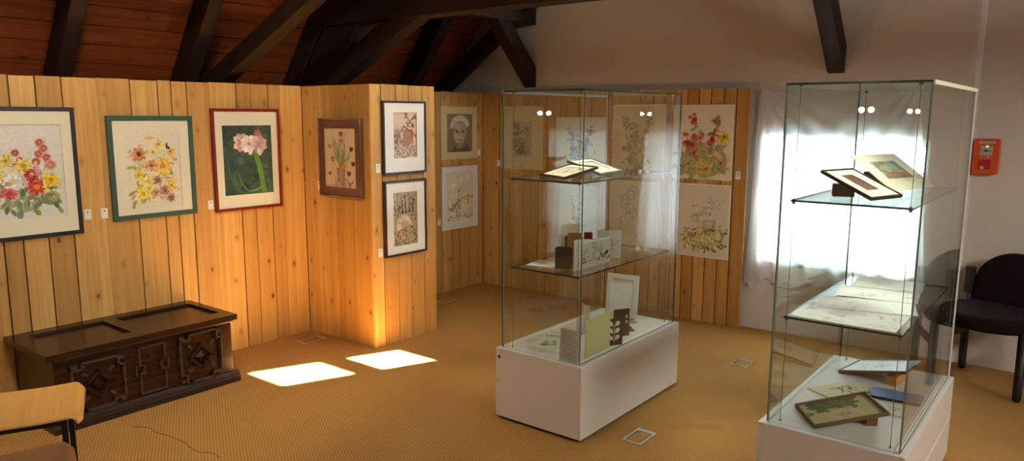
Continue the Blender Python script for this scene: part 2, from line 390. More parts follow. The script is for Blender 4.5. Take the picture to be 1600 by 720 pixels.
# truss: tie beam and knee braces
beam('tie_beam',(-4.6,3.68,2.241),(2.6,3.68,2.241),.14,.3)
beam('knee_brace_beam',(-5.1,3.685,1.545),(-3.50,3.685,2.301),.12,.15)
beam('knee_brace_beam',(-5.1,2.89,1.654),(-2.3,2.89,2.892),.11,.12)
beam('collar_beam',(-3.4,2.89,2.80),(2.4,2.89,2.80),.14,.2)
beam('gable_brace_beam',(-5.3,5.35,1.595),(-3.7,5.35,2.696),.10,.13)
beam('purlin_beam',(-4.12,5.5,2.39),(-4.12,-3.3,2.39),.14,.15)
beam('ridge_purlin_beam',(-1.5,5.5,2.98),(-1.5,-3.3,2.98),.16,.2)
def wall_brace(name,x0,x1,z0,zc,ztop):
    bm=bmesh.new(); L=ztop-z0
    pts=[(WY-.002,z0),(WY-.002,zc),(WY-.002-(ztop-zc),ztop),(WY-.002-(ztop-z0),ztop)]
    Mx=Matrix(((0,0,1,0),(1,0,0,0),(0,1,0,0),(0,0,0,1)))
    add_prism(bm,pts,x0,x1,M=Mx); return struct(obj(name,bm,M_beam,bevel=.005))
wall_brace('wall_brace_beam',-4.19,-4.06,1.848,2.03,2.395)
wall_brace('wall_brace_beam',-1.557,-1.443,1.893,2.082,2.985)

# window behind the cloth
w=bpy.data.objects.new('window_1',None); C.objects.link(w); w.location=((WX0+WX1)/2,WY+.2,WZ0); w['kind']='structure'
hw=(WX1-WX0)/2; hh=WZ1-WZ0
bm=bmesh.new()
for lo,hi in (((-hw,-.02,0),(-hw+.055,.03,hh)),((hw-.055,-.02,0),(hw,.03,hh)),((-hw+.055,-.02,0),(hw-.055,.03,.06)),((-hw+.055,-.02,hh-.055),(hw-.055,.03,hh))): add_box(bm,lo,hi)
obj('window_frame',bm,M_wframe,w,bevel=.004)
bm=bmesh.new(); add_box(bm,(-.03,-.02,.06),(.03,.03,hh-.055)); obj('mullion',bm,M_wframe,w,bevel=.004)
for s in (-1,1):
    bm=bmesh.new(); a,b=sorted((s*.03,s*(hw-.055))); add_box(bm,(a,-.01,.655),(b,.015,.68)); obj('glazing_bar',bm,M_wframe,w)
bm=bmesh.new(); add_box(bm,(-hw+.05,.003,.055),(hw-.05,.006,hh-.05)); obj('pane',bm,M_glass,w)

bm=bmesh.new(); add_box(bm,(WX0-.9,WY+.26,1.86),(WX1+.9,WY+1.5,1.96)); struct(obj('sun_block_slab',bm,M_wall))  # unseen slab added outside to keep direct sun off the cloth

# ------------------------------------------------------------------ cloth over the window
def curtain():
    nx,nz=120,110; bm=bmesh.new(); V=[]
    for i in range(nx+1):
        s=i/nx; col=[]
        zt=1.806+(1.855-1.806)*s-.40*s*(1-s)*(1-.15*math.sin(9*s))
        zb=.325+.03*math.sin(s*60) if s<.09 else (.40+.02*math.sin(s*21)+.012*math.sin(s*55))
        if .09<=s<.15: zb=.34+(zb-.34)*(s-.09)/.06
        for j in range(nz+1):
            t=j/nz
            xt=-2.0+1.02*s; xb=-2.068+1.22*s
            x=xt+(xb-xt)*(t**.7)+.012*math.sin(17*s+3*t)*t
            z=zt+(zb-zt)*t
            a1=math.hypot(x+2.0,(z-1.80)); th=math.atan2(1.83-z,x+2.02)
            a2=math.hypot(x+.98,(z-1.855)); th2=math.atan2(1.88-z,-.95-x)
            f=.011*math.sin(th*26)*min(1,a1/.25)*math.exp(-a1*1.3)+.011*math.sin(th2*24)*min(1,a2/.25)*math.exp(-a2*1.3)
            f+=(.012*math.sin(s*41+1.3*math.sin(3*t))+.008*math.sin(s*73+2))*min(1,t*1.6)
            y=WY-.034-.018*math.sin(PI*s)*(1-t)+f
            y=min(y,WY-.006)
            col.append(bm.verts.new((x,y,z)))
        V.append(col)
    for i in range(nx):
        for j in range(nz):
            f=bm.faces.new((V[i][j],V[i][j+1],V[i+1][j+1],V[i+1][j])); f.smooth=True
    return obj('window_cloth',bm,M_curtain,recalc=False)
tag(curtain(),'white sheer cloth pinned over the bright window in the back wall','curtain')

# ------------------------------------------------------------------ painting toolkit
class Art:
    def __init__(s,w,h,bg,seed=1):
        s.bg=bg; s.w,s.h=w,h; s.r=random.Random(seed); s.p=[([(0,0),(w,0),(w,h),(0,h)],lin(bg))]
    def jit(s,c,a=14): k=s.r.uniform(-a,a); return tuple(max(0,min(255,v+k+s.r.uniform(-a*.4,a*.4))) for v in c)
    def poly(s,pts,c): s.p.append(([(max(0,min(1,x))*s.w,max(0,min(1,y))*s.h) for x,y in pts],lin(c)))
    def ell(s,cx,cy,rx,ry,c,n=14,rot=0,wob=.12):
        asp=s.w/s.h; pts=[]
        for i in range(n):
            t=2*PI*i/n; k=1+s.r.uniform(-wob,wob); x=rx*k*math.cos(t); y=ry*k*math.sin(t)
            pts.append((cx+x*math.cos(rot)-y*math.sin(rot), cy+(x*math.sin(rot)+y*math.cos(rot))*asp))
        s.poly(pts,c)
    def petal(s,cx,cy,l,wd,a,c):
        asp=s.w/s.h; q=[(0,-.15),(.35,-.5),(.75,-.45),(1,0),(.75,.45),(.35,.5),(0,.15)]
        s.poly([(cx+l*u*math.cos(a)-wd*v*math.sin(a), cy+(l*u*math.sin(a)+wd*v*math.cos(a))*asp) for u,v in q],c)
    def soft(s,c,k):
        b=s.bg; return tuple(v*(1-k)+q*k for v,q in zip(c,b))
    def bleed(s,cx,cy,r,c):
        for i in range(12):
            a=s.r.random()*6.3; d=r*s.r.uniform(.5,1.35); s.ell(cx+d*math.cos(a),cy+d*math.sin(a)*s.w/s.h,r*s.r.uniform(.12,.4),r*s.r.uniform(.1,.3),s.jit(s.soft(c,s.r.uniform(.45,.8)),8),n=9,rot=s.r.random()*3,wob=.3)
    def daisy(s,cx,cy,r,n,c,cc,layers=3,wd=None):
        r*=1.2; s.bleed(cx,cy,r,c)
        for k in range(layers):
            rr=r*(1-.25*k)
            for i in range(n):
                a=2*PI*(i+.5*k)/n+s.r.uniform(-.2,.2)
                s.petal(cx,cy,rr*s.r.uniform(.75,1.12),wd or r*2.6/n*1.7,a,s.jit(s.soft(c,s.r.uniform(0,.35) if k==0 else s.r.uniform(0,.15)),26))
        s.ell(cx,cy,r*.27,r*.27,s.jit(cc))
    def pom(s,cx,cy,r,c):
        r*=1.3; s.bleed(cx,cy,r*.8,c)
        for k,rr in enumerate((1,.75,.5,.25)):
            n=int(12*rr)+3
            for i in range(n):
                a=2*PI*i/n+k; s.petal(cx+rr*r*.45*math.cos(a),cy+rr*r*.45*math.sin(a)*s.w/s.h,r*.55,r*.3,a,s.jit(tuple(v*(1-.06*k) for v in c),16))
    def leaf(s,cx,cy,l,wd,a,c):
        c=s.soft(c,s.r.uniform(.05,.45)); s.petal(cx,cy,l,wd,a,s.jit(c,20)); s.petal(cx+l*.1*math.cos(a),cy+l*.1*math.sin(a)*s.w/s.h,l*.75,wd*.35,a+s.r.uniform(-.15,.15),s.jit(tuple(v*.86 for v in c),12))
    def stroke(s,pts,wd,c,taper=True):
        n=len(pts); L=[];R=[]; asp=s.w/s.h
        for i,(x,y) in enumerate(pts):
            a=pts[max(0,i-1)]; b=pts[min(n-1,i+1)]; dx,dy=(b[0]-a[0]),(b[1]-a[1])/asp; d=math.hypot(dx,dy) or 1
            w_=wd*(1-.75*i/(n-1) if taper else 1)/2; nx_,ny_=-dy/d*w_,dx/d*w_*asp
            L.append((x+nx_,y+ny_)); R.append((x-nx_,y-ny_))
        for i in range(n-1): s.poly([L[i],L[i+1],R[i+1],R[i]],c)
    def curve(s,x0,y0,x1,y1,bend,wd,c,n=8,taper=True):
        pts=[]
        for i in range(n+1):
            t=i/n; k=math.sin(PI*t)*bend; pts.append((x0+(x1-x0)*t+k*(y1-y0),y0+(y1-y0)*t-k*(x1-x0)))
        s.stroke(pts,wd,c,taper)
    def wash(s,cx,cy,rx,ry,c,n=10):
        for i in range(n): s.ell(cx+s.r.gauss(0,rx*.45),cy+s.r.gauss(0,ry*.45),rx*s.r.uniform(.25,.55),ry*s.r.uniform(.25,.55),s.jit(c,8),n=12,rot=s.r.uniform(0,3),wob=.3)
    def build(s,name,parent,M,thick=.002,mats=None):
        bm=bmesh.new(); cl=[]; e=4e-6
        add_box(bm,(0,0,-thick),(s.w,s.h,0)); cl+=[s.p[0][1]]*6
        for i,(pts,c) in enumerate(s.p[1:]):
            z=e*(i+1)+1e-5
            try: bm.faces.new([bm.verts.new((x,y,z)) for x,y in pts]); cl.append(c)
            except ValueError: pass
        bm.normal_update()
        for f in bm.faces:
            if f.index>5 and f.normal.z<0: f.normal_flip()
        o=obj(name,bm,M_paint,parent,M,recalc=False)
        a=o.data.color_attributes.new('Col','FLOAT_COLOR','CORNER')
        for p in o.data.polygons:
            for li in p.loop_indices: a.data[li].color=(*cl[p.index],1)
        return o

def art_bouquet(w,h):
    a=Art(w,h,(234,230,222),3)
    a.wash(.5,.3,.3,.22,(214,222,196),14); a.wash(.7,.62,.2,.2,(226,232,232),8); a.wash(.25,.65,.2,.2,(238,226,196),8)
    for i in range(80): a.leaf(a.r.uniform(.1,.88),a.r.uniform(.1,.45),a.r.uniform(.1,.2),a.r.uniform(.04,.08),a.r.uniform(-2.8,.0),a.r.choice([(112,138,70),(74,104,52),(160,170,90),(132,150,110)]))
    for x,y in ((.72,.8),(.76,.74),(.7,.68),(.79,.64),(.66,.6)): a.pom(x,y,.045,(224,120,96))
    a.curve(.72,.4,.78,.86,.05,.012,(120,140,90))
    for x,y in ((.42,.7),(.47,.62),(.4,.57)): a.pom(x,y,.04,(214,110,110))
    a.daisy(.3,.62,.08,12,(232,206,110),(196,160,60)); a.daisy(.5,.56,.1,14,(236,208,92),(190,150,40))
    a.daisy(.2,.48,.1,14,(240,208,60),(190,140,30)); a.daisy(.36,.4,.13,16,(244,242,240),(222,214,160))
    a.daisy(.58,.46,.09,14,(176,50,50),(226,130,50)); a.daisy(.64,.33,.12,18,(206,60,40),(236,150,50)); a.daisy(.3,.28,.09,14,(214,90,84),(180,60,60))
    a.daisy(.82,.4,.1,16,(242,206,40),(206,150,20)); a.pom(.83,.56,.06,(240,170,150))
    return a
def art_sunflowers(w,h):
    a=Art(w,h,(238,230,212),5)
    a.wash(.5,.45,.34,.34,(228,226,196),12); a.wash(.3,.6,.2,.2,(206,214,178),6)
    for i in range(60): a.leaf(a.r.uniform(.12,.88),a.r.uniform(.08,.7),a.r.uniform(.1,.2),.06,a.r.uniform(-3.1,0),a.r.choice([(170,170,90),(150,150,80),(196,190,110)]))
    a.daisy(.25,.7,.13,16,(206,140,90),(130,60,40)); a.daisy(.66,.55,.17,26,(240,200,80),(206,140,60),3); a.daisy(.46,.55,.1,12,(220,150,100),(170,80,70))
    a.daisy(.62,.82,.08,12,(238,214,110),(200,160,60)); a.daisy(.5,.72,.06,10,(238,204,90),(190,150,60)); a.daisy(.82,.72,.07,10,(232,190,90),(170,120,60))
    a.petal(.36,.9,.2,.05,0,(236,206,70)); a.daisy(.22,.44,.1,14,(240,216,90),(216,180,60)); a.daisy(.38,.35,.11,14,(242,222,110),(206,190,80)); a.daisy(.28,.2,.12,16,(240,214,80),(206,180,60))
    a.daisy(.55,.36,.08,12,(176,120,100),(120,80,60)); a.daisy(.52,.2,.06,10,(216,130,70),(150,80,40)); a.daisy(.68,.22,.1,14,(190,130,110),(150,90,60)); a.daisy(.8,.28,.08,14,(240,206,80),(196,150,50)); a.daisy(.78,.12,.07,12,(150,110,90),(100,70,60))
    a.ell(.76,.8,.018,.06,(120,80,60)); a.ell(.79,.77,.02,.03,(60,50,50))
    return a
def art_amaryllis(w,h):
    a=Art(w,h,(62,82,72),6)
    for i in range(34): a.wash(a.r.random(),a.r.random(),.16,.14,a.r.choice([(56,78,70),(66,92,70),(52,74,76),(70,96,84),(60,86,60)]),3)
    for d in range(3): a.curve(.78+.03*d,.02,.62+.03*d,.62,.03,.04,(96,140,58),taper=False)
    a.curve(.75,.02,.2,.32,-.32,.05,(92,130,56)); a.curve(.7,.02,.1,.5,-.3,.06,(72,110,64)); a.curve(.76,.1,.3,.3,-.3,.04,(112,150,66))
    a.ell(.72,.86,.09,.1,(150,96,84)); a.ell(.72,.85,.06,.07,(176,120,104))
    for cx,cy,c in ((.38,.75,(226,196,192)),(.53,.73,(240,226,222)),(.74,.72,(206,180,182))):
        for k in range(8): a.petal(cx,cy,.18,.12,k*PI/4+.4+a.r.uniform(-.2,.2),a.jit(c,22))
        for k in range(6): a.petal(cx,cy,.11,.045,k*PI/3+.4,a.jit((206,150,150) if c[0]<235 else (236,206,204),10))
        a.ell(cx,cy,.03,.03,(150,160,110))
    a.petal(.72,.66,.14,.08,-1.3,(232,214,212)); a.petal(.55,.66,.12,.09,-1.5,(244,234,230))
    return a
def art_tulips(w,h):
    a=Art(w,h,(226,206,168),9)
    a.wash(.5,.1,.35,.08,(206,170,130),10); a.wash(.6,.08,.2,.05,(160,120,90),6)
    for i in range(30):
        x=a.r.uniform(.2,.85); a.curve(.5+a.r.uniform(-.06,.06),.33,x,a.r.uniform(.5,.95),a.r.uniform(-.2,.2),.03,a.jit((150,160,110),14))
    a.poly([(.4,.1),(.62,.1),(.65,.34),(.38,.34)],(160,130,120)); a.poly([(.46,.1),(.56,.1),(.58,.34),(.47,.34)],(184,156,140))
    for x,y,c,r in ((.54,.9,(186,70,64),.1),(.55,.8,(206,110,100),.08),(.17,.7,(220,130,50),.09),(.85,.66,(150,60,64),.09),(.27,.48,(196,110,100),.11),(.9,.42,(120,60,64),.09),(.5,.34,(210,130,70),.09),(.62,.36,(220,140,80),.09),(.16,.25,(186,100,60),.08),(.76,.25,(150,70,64),.1),(.35,.18,(226,190,140),.1),(.3,.5,(214,140,130),.06)):
        for k in (-.5,0,.5): a.petal(x,y-.05,r*1.2,r*.6,PI/2+k,a.jit(c,16))
    return a
def art_windmill(w,h):
    a=Art(w,h,(214,190,168),11)
    for i in range(60): a.ell(a.r.random(),a.r.uniform(0,.55),a.r.uniform(.02,.08),a.r.uniform(.02,.06),a.jit((160,118,92),30),rot=a.r.random()*3)
    for i in range(14): a.poly([(.42+i*.03,.25),(.445+i*.03,.25),(.445+i*.03,.62),(.42+i*.03,.62)],a.jit((164,112,84),16))
    a.stroke([(.36,.6),(.46,.7),(.6,.63),(.82,.57)],.04,(92,62,48),False); a.stroke([(.36,.6),(.33,.55)],.03,(92,62,48),False)
    for x0,y0,x1,y1 in ((.52,.95,.86,.68),(.6,.7,.95,.94)):
        a.stroke([(x0,y0),(x1,y1)],.03,(96,66,52),False)
    for x0,y0 in ((.56,.92),(.9,.9),(.64,.74),(.84,.72)):
        for k in range(9): a.leaf(x0+a.r.uniform(-.03,.03),y0+a.r.uniform(-.03,.03),.1,.03,a.r.random()*6.3,(104,76,62))
    for i in range(70): a.leaf(a.r.random(),a.r.uniform(0,.28),a.r.uniform(.05,.14),.03,a.r.random()*6.3,a.r.choice([(226,214,200),(110,84,70),(150,120,100),(196,176,158)]))
    for i in range(24): a.curve(a.r.uniform(0,.3),a.r.uniform(.3,.6),a.r.uniform(0,.3),a.r.uniform(.4,.68),.4,.02,a.jit((120,90,76),20))
    return a
def art_leafprint(w,h):
    a=Art(w,h,(176,154,124),13)
    for i in range(120): a.leaf(a.r.random(),a.r.random(),a.r.uniform(.06,.16),a.r.uniform(.02,.05),a.r.random()*6.3,a.r.choice([(90,72,54),(64,50,38),(206,188,158),(120,98,74)]))
    for k in range(16): a.petal(.45,.38,.34,.09,.2+k*PI/14,a.jit((214,196,168),18))
    for k in range(12): a.petal(.5,.36,.2,.06,.3+k*PI/12,a.jit((190,168,138),18))
    for k in range(9): a.curve(.3+.07*k,.6,.2+.09*k,.95,a.r.uniform(-.3,.3),.04,a.jit((70,54,42),14))
    for i in range(50): a.leaf(a.r.random(),a.r.uniform(0,.25),a.r.uniform(.05,.12),.035,a.r.random()*6.3,a.r.choice([(216,200,172),(76,60,46),(150,128,100)]))
    return a
def art_portrait(w,h):
    a=Art(w,h,(138,120,86),15)
    for i in range(16): a.wash(a.r.random(),a.r.random(),.2,.15,a.jit((138,120,88),8),2)
    a.wash(.5,.08,.4,.08,(112,98,76),8)
    a.poly([(.12,0),(.28,.16),(.45,.1),(.6,.12),(.8,.2),(.94,0)],(104,92,76))
    a.poly([(.36,.08),(.36,.3),(.68,.3),(.7,.12)],(150,134,110))
    a.ell(.5,.52,.26,.32,(176,158,130),20,wob=.03); a.ell(.42,.5,.17,.27,(192,174,146),18,wob=.05)
    for k in range(26): t=.2+k/26*2.75; a.petal(.5+.25*math.cos(t),.62+.2*math.sin(t),.17,.09,t+.5,a.jit((206,198,182),16))
    for x in (.37,.62): a.ell(x,.53,.075,.05,(150,130,104),wob=.05); a.ell(x,.53,.03,.018,(64,54,44)); a.curve(x-.09,.6,x+.09,.6,.12,.022,(92,80,64))
    a.stroke([(.5,.56),(.47,.43),(.54,.41)],.03,(120,100,78)); a.curve(.4,.31,.62,.31,-.06,.025,(92,72,58)); a.ell(.5,.2,.12,.05,(164,146,118))
    a.curve(.7,.35,.74,.56,.1,.03,(120,104,82)); a.ell(.76,.5,.03,.07,(170,150,122))
    for k in range(10): a.curve(.6+.02*k,.0,.55+.025*k,.2,.2,.012,(86,76,62))
    return a
def art_branch(w,h):
    a=Art(w,h,(232,222,184),17)
    for i in range(16): a.wash(a.r.random(),a.r.random(),.22,.18,a.r.choice([(238,230,180),(222,214,186),(240,232,200),(214,208,196)]),3)
    a.curve(.1,.2,.9,.5,-.1,.03,(120,112,104)); a.curve(.25,.25,.42,.62,.2,.022,(128,118,110)); a.curve(.4,.62,.5,.68,.4,.03,(130,124,116))
    for i in range(34):
        x=a.r.uniform(.05,.95); a.leaf(x,.22+.3*x+a.r.gauss(0,.05),a.r.uniform(.06,.14),.03,a.r.random()*6.3,a.r.choice([(130,122,120),(160,152,140),(110,104,108)]))
    for i in range(18): a.leaf(a.r.uniform(.05,.95),a.r.uniform(.02,.08),.09,.03,a.r.random()*6.3,(140,130,124))
    return a
def art_sketch(w,h):
    a=Art(w,h,(186,176,146),19)
    for i in range(26): a.leaf(a.r.uniform(.1,.5),a.r.uniform(.65,.95),a.r.uniform(.12,.22),.05,a.r.random()*6.3,(104,108,90))
    a.curve(.55,.3,.75,.75,.15,.02,(100,96,84)); a.curve(.3,.3,.55,.6,-.2,.02,(100,96,84)); a.ell(.74,.78,.12,.09,(150,144,120))
    for i in range(34): a.curve(a.r.uniform(.05,.7),a.r.uniform(.02,.3),a.r.uniform(.1,.9),a.r.uniform(.05,.45),a.r.uniform(-.5,.5),.025,a.jit((104,100,88),18))
    for i in range(20): a.leaf(a.r.uniform(.05,.6),a.r.uniform(.3,.6),.12,.04,a.r.random()*6.3,(120,116,98))
    return a
def art_spray(w,h,c1,c2,cg,bg,seed,stems=((.35,.85),(.55,.9),(.7,.8)),base=(.5,.1),dens=26,r=.04):
    a=Art(w,h,bg,seed)
    for x,y in stems:
        a.curve(base[0]+(x-base[0])*.3,base[1],x,y,a.r.uniform(-.12,.12),.014,cg)
        for i in range(dens):
            t=a.r.random()**.7; px=base[0]+(x-base[0])*(.3+.7*t)+a.r.gauss(0,.03); py=base[1]+(y-base[1])*t
            if a.r.random()<.6: a.pom(px,py,r*(1.15-t*.75),a.r.choice([c1,c2]))
            else: a.leaf(px,py,r*2,r*.8,a.r.random()*6.3,cg)
    for i in range(20): a.leaf(base[0]+a.r.gauss(0,.16),base[1]+abs(a.r.gauss(0,.1)),a.r.uniform(.06,.13),.035,a.r.random()*6.3,cg)
    return a
def art_gladiolus(w,h):
    a=art_spray(w,h,(204,60,56),(224,120,110),(140,150,84),(236,226,200),23,stems=((.34,.9),(.24,.62),(.5,.62),(.8,.82)),base=(.45,.2),dens=20,r=.06)
    for x,y,c in ((.88,.58,(228,190,70)),(.3,.22,(220,130,110)),(.55,.25,(226,190,90)),(.75,.3,(232,180,130)),(.85,.22,(216,140,110)),(.6,.14,(226,180,80)),(.4,.12,(222,170,60)),(.5,.4,(210,84,84))): a.daisy(x,y,.09,10,c,(150,90,50))
    for i in range(70): a.leaf(a.r.uniform(.1,.95),a.r.uniform(.05,.45),.14,.05,a.r.random()*6.3,(150,156,84))
    return a
def art_stone(w,h):
    a=Art(w,h,(226,216,196),29)
    a.wash(.45,.3,.3,.2,(214,206,160),12)
    for i in range(24): a.leaf(a.r.uniform(.25,.7),a.r.uniform(.5,.75),.1,.025,a.r.random()*6.3,(170,172,120))
    for i in range(10): a.leaf(a.r.uniform(.6,.9),a.r.uniform(.68,.8),.08,.02,a.r.random()*6.3,(176,176,130))
    a.poly([(.5,.3),(.74,.3),(.76,.52),(.5,.52)],(190,176,166)); a.poly([(.54,.31),(.7,.31),(.71,.5),(.54,.5)],(212,198,188))
    for i in range(110): a.leaf(a.r.uniform(.12,.95),a.r.uniform(.12,.4),a.r.uniform(.08,.15),.045,a.r.random()*6.3,a.r.choice([(150,140,60),(186,170,80),(120,124,60),(214,196,110)]))
    for x in (.45,.55,.7): a.daisy(x,.26,.06,8,(226,206,120),(180,150,60))
    return a
def art_rings(w,h):
    a=Art(w,h,(226,214,190),31)
    for i in range(12):
        x=.4+.1*math.sin(i*1.3); y=.15+.065*i
        for k in range(14):
            t=2*PI*k/14; a.ell(x+.09*math.cos(t),y+.07*math.sin(t),.016,.016,(180,168,150))
    a.wash(.4,.4,.2,.3,(214,204,170),6)
    return a
def art_pale(w,h,seed,c=(206,196,170)):
    a=Art(w,h,(232,226,206),seed)
    for i in range(10): a.wash(a.r.random(),a.r.random(),.2,.16,a.jit(c,16),3)
    for i in range(24): a.leaf(.5+a.r.gauss(0,.15),.45+a.r.gauss(0,.12),.1,.03,a.r.random()*6.3,a.r.choice([(120,136,90),(190,150,140),(150,160,120)]))
    return a
def art_landscape(w,h):
    a=Art(w,h,(170,166,140),41)
    for i in range(24): a.wash(a.r.random(),a.r.random(),.2,.12,a.r.choice([(160,170,140),(150,140,110),(186,176,150),(130,146,120)]),3)
    a.poly([(0,0),(1,0),(1,.25),(.5,.4),(0,.2)],(158,124,100)); a.curve(0,.5,1,.3,.15,.06,(140,110,90)); a.wash(.65,.7,.25,.2,(150,176,160),10)
    return a
def art_strip(w,h):
    a=Art(w,h,(112,76,68),43)
    for i in range(26): a.ell(a.r.random(),a.r.random(),.02,.02,a.r.choice([(180,140,130),(150,104,92),(206,180,170)]))
    return a
def art_greenfield(w,h):
    a=Art(w,h,(206,194,140),47)
    a.wash(.2,.45,.25,.35,(122,130,84),26); a.wash(.35,.3,.2,.2,(96,112,66),16); a.wash(.7,.5,.3,.3,(214,198,150),12)
    for i in range(30): a.leaf(a.r.uniform(.05,.45),a.r.uniform(.2,.7),.1,.03,a.r.random()*6.3,a.r.choice([(84,104,60),(110,126,70)]))
    for i in range(14): a.ell(a.r.uniform(.45,.8),a.r.uniform(.35,.65),.03,.025,a.r.choice([(206,140,110),(216,166,130)]))
    return a
def art_twig(w,h,bg=(226,218,186),c=(92,110,76)):
    a=Art(w,h,bg,51)
    a.curve(.35,.25,.75,.6,.1,.015,c)
    for i in range(22): a.leaf(.35+.4*a.r.random(),.3+.3*a.r.random(),.13,.03,a.r.random()*6.3,c)
    return a
def art_red_branch(w,h):
    a=Art(w,h,(226,222,204),53)
    for i in range(8): a.wash(a.r.random(),a.r.uniform(.4,.9),.25,.1,(206,196,176),2)
    a.curve(0,.25,.9,.35,.05,.012,(110,90,80))
    for i in range(22): a.leaf(a.r.random(),.28+a.r.gauss(0,.06),a.r.uniform(.03,.08),.03,a.r.random()*6.3,a.r.choice([(150,50,40),(96,72,60),(184,120,90)]))
    a.poly([(.74,.36),(.86,.52),(.95,.5),(.9,.36)],(140,40,36)); a.leaf(.72,.35,.12,.06,2.6,(96,50,44))
    return a
def art_ink(w,h):
    a=Art(w,h,(222,222,206),57)
    for i in range(40): a.leaf(.5+a.r.gauss(0,.14),.5+a.r.gauss(0,.14),a.r.uniform(.04,.1),.02,a.r.random()*6.3,a.r.choice([(50,50,50),(110,110,104),(90,96,84)]))
    return a
def art_text(w,h,lines=14):
    a=Art(w,h,(206,206,196),61)
    for i in range(lines):
        y=.92-.82*i/(lines-1); x=.1; end=a.r.uniform(.7,.92)
        while x<end:
            l=a.r.uniform(.03,.09); a.poly([(x,y-.008),(x+l,y-.008),(x+l,y+.008),(x,y+.008)],(120,118,112)); x+=l+.018
    return a

# ------------------------------------------------------------------ pictures
def onwall(wall,a,z):
    if wall=='L': return frame_M((LX+.001,a,z),(0,1,0),(0,0,1))
    if wall=='M': return frame_M((MX+.001,a,z),(0,1,0),(0,0,1))
    if wall=='N': return frame_M((NX+.001,a,z),(0,1,0),(0,0,1))
    if wall=='R': return frame_M((a,RY-.001,z),(1,0,0),(0,0,1))
    if wall=='B': return frame_M((a,BY-.001,z),(1,0,0),(0,0,1))
def picture(name,label,cat,M,w,h,art,img,fw=.02,fd=.022,fmat=None,mmat=None,glz=True,group=None,edge=None):
    """img=(x0,y0,x1,y1) opening of the mount in metres from the lower left corner; origin of the Empty: lower left corner"""
    t=thing(name,label,cat,M,group)
    x0,y0,x1,y1=img
    if fmat:
        bm=bmesh.new(); add_ring(bm,w,h,fw,fw,w-fw,h-fw,0,fd); obj('frame',bm,fmat,t,bevel=min(.003,fw*.2))
        bm=bmesh.new(); add_box(bm,(fw*.5,fw*.5,.001),(w-fw*.5,h-fw*.5,.005)); obj('backing',bm,M_grayedge,t)
        zb=.005; thin=fd<.02; zm=fd-(.004 if thin else .009); q=fw*.7; zp=.0062 if thin else zm-.0075
        if (x1-x0)<w-2*fw-.01:
            bm=bmesh.new(); add_ring(bm,w-2*q,h-2*q,x0-q,y0-q,x1-q,y1-q,zm-.002,zm); obj('mount',bm,mmat,t,T(q,q,0))
            g=.004
        else: g=-.0
        A=art(x1-x0+2*max(g,0),y1-y0+2*max(g,0)); A.build('painting',t,T(x0-max(g,0),y0-max(g,0),zp),thick=.001)
        if glz:
            bm=bmesh.new(); add_box(bm,(q,q,fd-(.003 if thin else .006)),(w-q,h-q,fd-(.0015 if thin else .004))); obj('glass',bm,M_pglass,t)
    else:
        bm=bmesh.new(); add_box(bm,(0,0,0),(w,h,fd)); obj('mount_board',bm,mmat,t,bevel=.001)
        A=art(x1-x0,y1-y0); A.build('painting',t,T(x0,y0,fd+.0012),thick=.001)
        if glz:
            bm=bmesh.new(); add_box(bm,(.002,.002,fd+.009),(w-.002,h-.002,fd+.011)); obj('glass',bm,M_pglass,t)
    return t
PW='framed pictures on the left board wall'
picture('framed_painting','large black framed watercolour of red, yellow and white flowers at left edge','painting',onwall('L',1.255,.927),.572,.71,art_bouquet,(.10,.115,.497,.617),.022,.024,M_black,M_matc,group=PW)
picture('framed_painting','green framed watercolour of yellow sunflowers','painting',onwall('L',1.997,.973),.522,.618,art_sunflowers,(.098,.062,.43,.528),.029,.024,M_green,M_matc,group=PW)
picture('framed_painting','red wood framed painting of white amaryllis on dark green','painting',onwall('L',2.65,.962),.51,.678,art_amaryllis,(.074,.104,.443,.567),.02,.024,M_red,M_matc,group=PW)
picture('framed_painting','bronze framed tulip bouquet in brown mount on the return wall','painting',onwall('R',-4.362,1.037),.452,.541,art_tulips,(.056,.066,.384,.474),.011,.028,M_silver,M_matb)
PM='framed prints on the pillar'
picture('framed_print','dark framed sepia windmill print, upper one on the pillar','print',onwall('M',3.462,1.198),.408,.5,art_windmill,(.1,.109,.32,.421),.014,.026,M_black,M_matw,group=PM)
picture('framed_print','dark framed brown leaf print, lower one on the pillar','print',onwall('M',3.462,.624),.402,.53,art_leafprint,(.085,.07,.312,.444),.016,.026,M_blackb,M_matw,group=PM)
picture('mounted_drawing','grey portrait drawing of a white-haired person in olive cream mount','drawing',onwall('N',4.862,1.207),.485,.472,art_portrait,(.078,.066,.415,.406),fd=.014,mmat=M_mato,glz=False)
picture('mounted_drawing','pale yellow drawing of grey branch in white mount below the portrait','drawing',onwall('N',4.862,.57),.487,.572,art_branch,(.068,.075,.415,.52),fd=.018,mmat=M_matw,glz=False)
GB='unframed sheets on the back board wall'
picture('mounted_drawing','grey plant sketch in wide olive cream mount beside the corner','drawing',onwall('B',-4.393,1.118),.474,.566,art_sketch,(.127,.116,.353,.434),fd=.008,mmat=M_mato,glz=False,group=GB)
picture('mounted_painting','cream sheet with blue flower spray behind the left display case','painting',onwall('B',-3.778,1.15),.494,.438,lambda w,h:art_spray(w,h,(120,120,186),(160,150,206),(170,176,150),(232,224,196),71,((.28,.85),(.5,.6),(.75,.85)),dens=22,r=.055),(.008,.008,.486,.43),fd=.006,mmat=M_matc,glz=False,group=GB)
picture('mounted_painting','cream sheet with pale hollyhocks, left of the red gladioli','painting',onwall('B',-3.21,1.108),.476,.583,lambda w,h:art_spray(w,h,(206,150,130),(214,196,150),(160,164,110),(226,210,176),73,((.22,.85),(.42,.8),(.72,.86)),dens=30,r=.055),(.008,.008,.468,.575),fd=.006,mmat=M_matc,glz=False,group=GB)
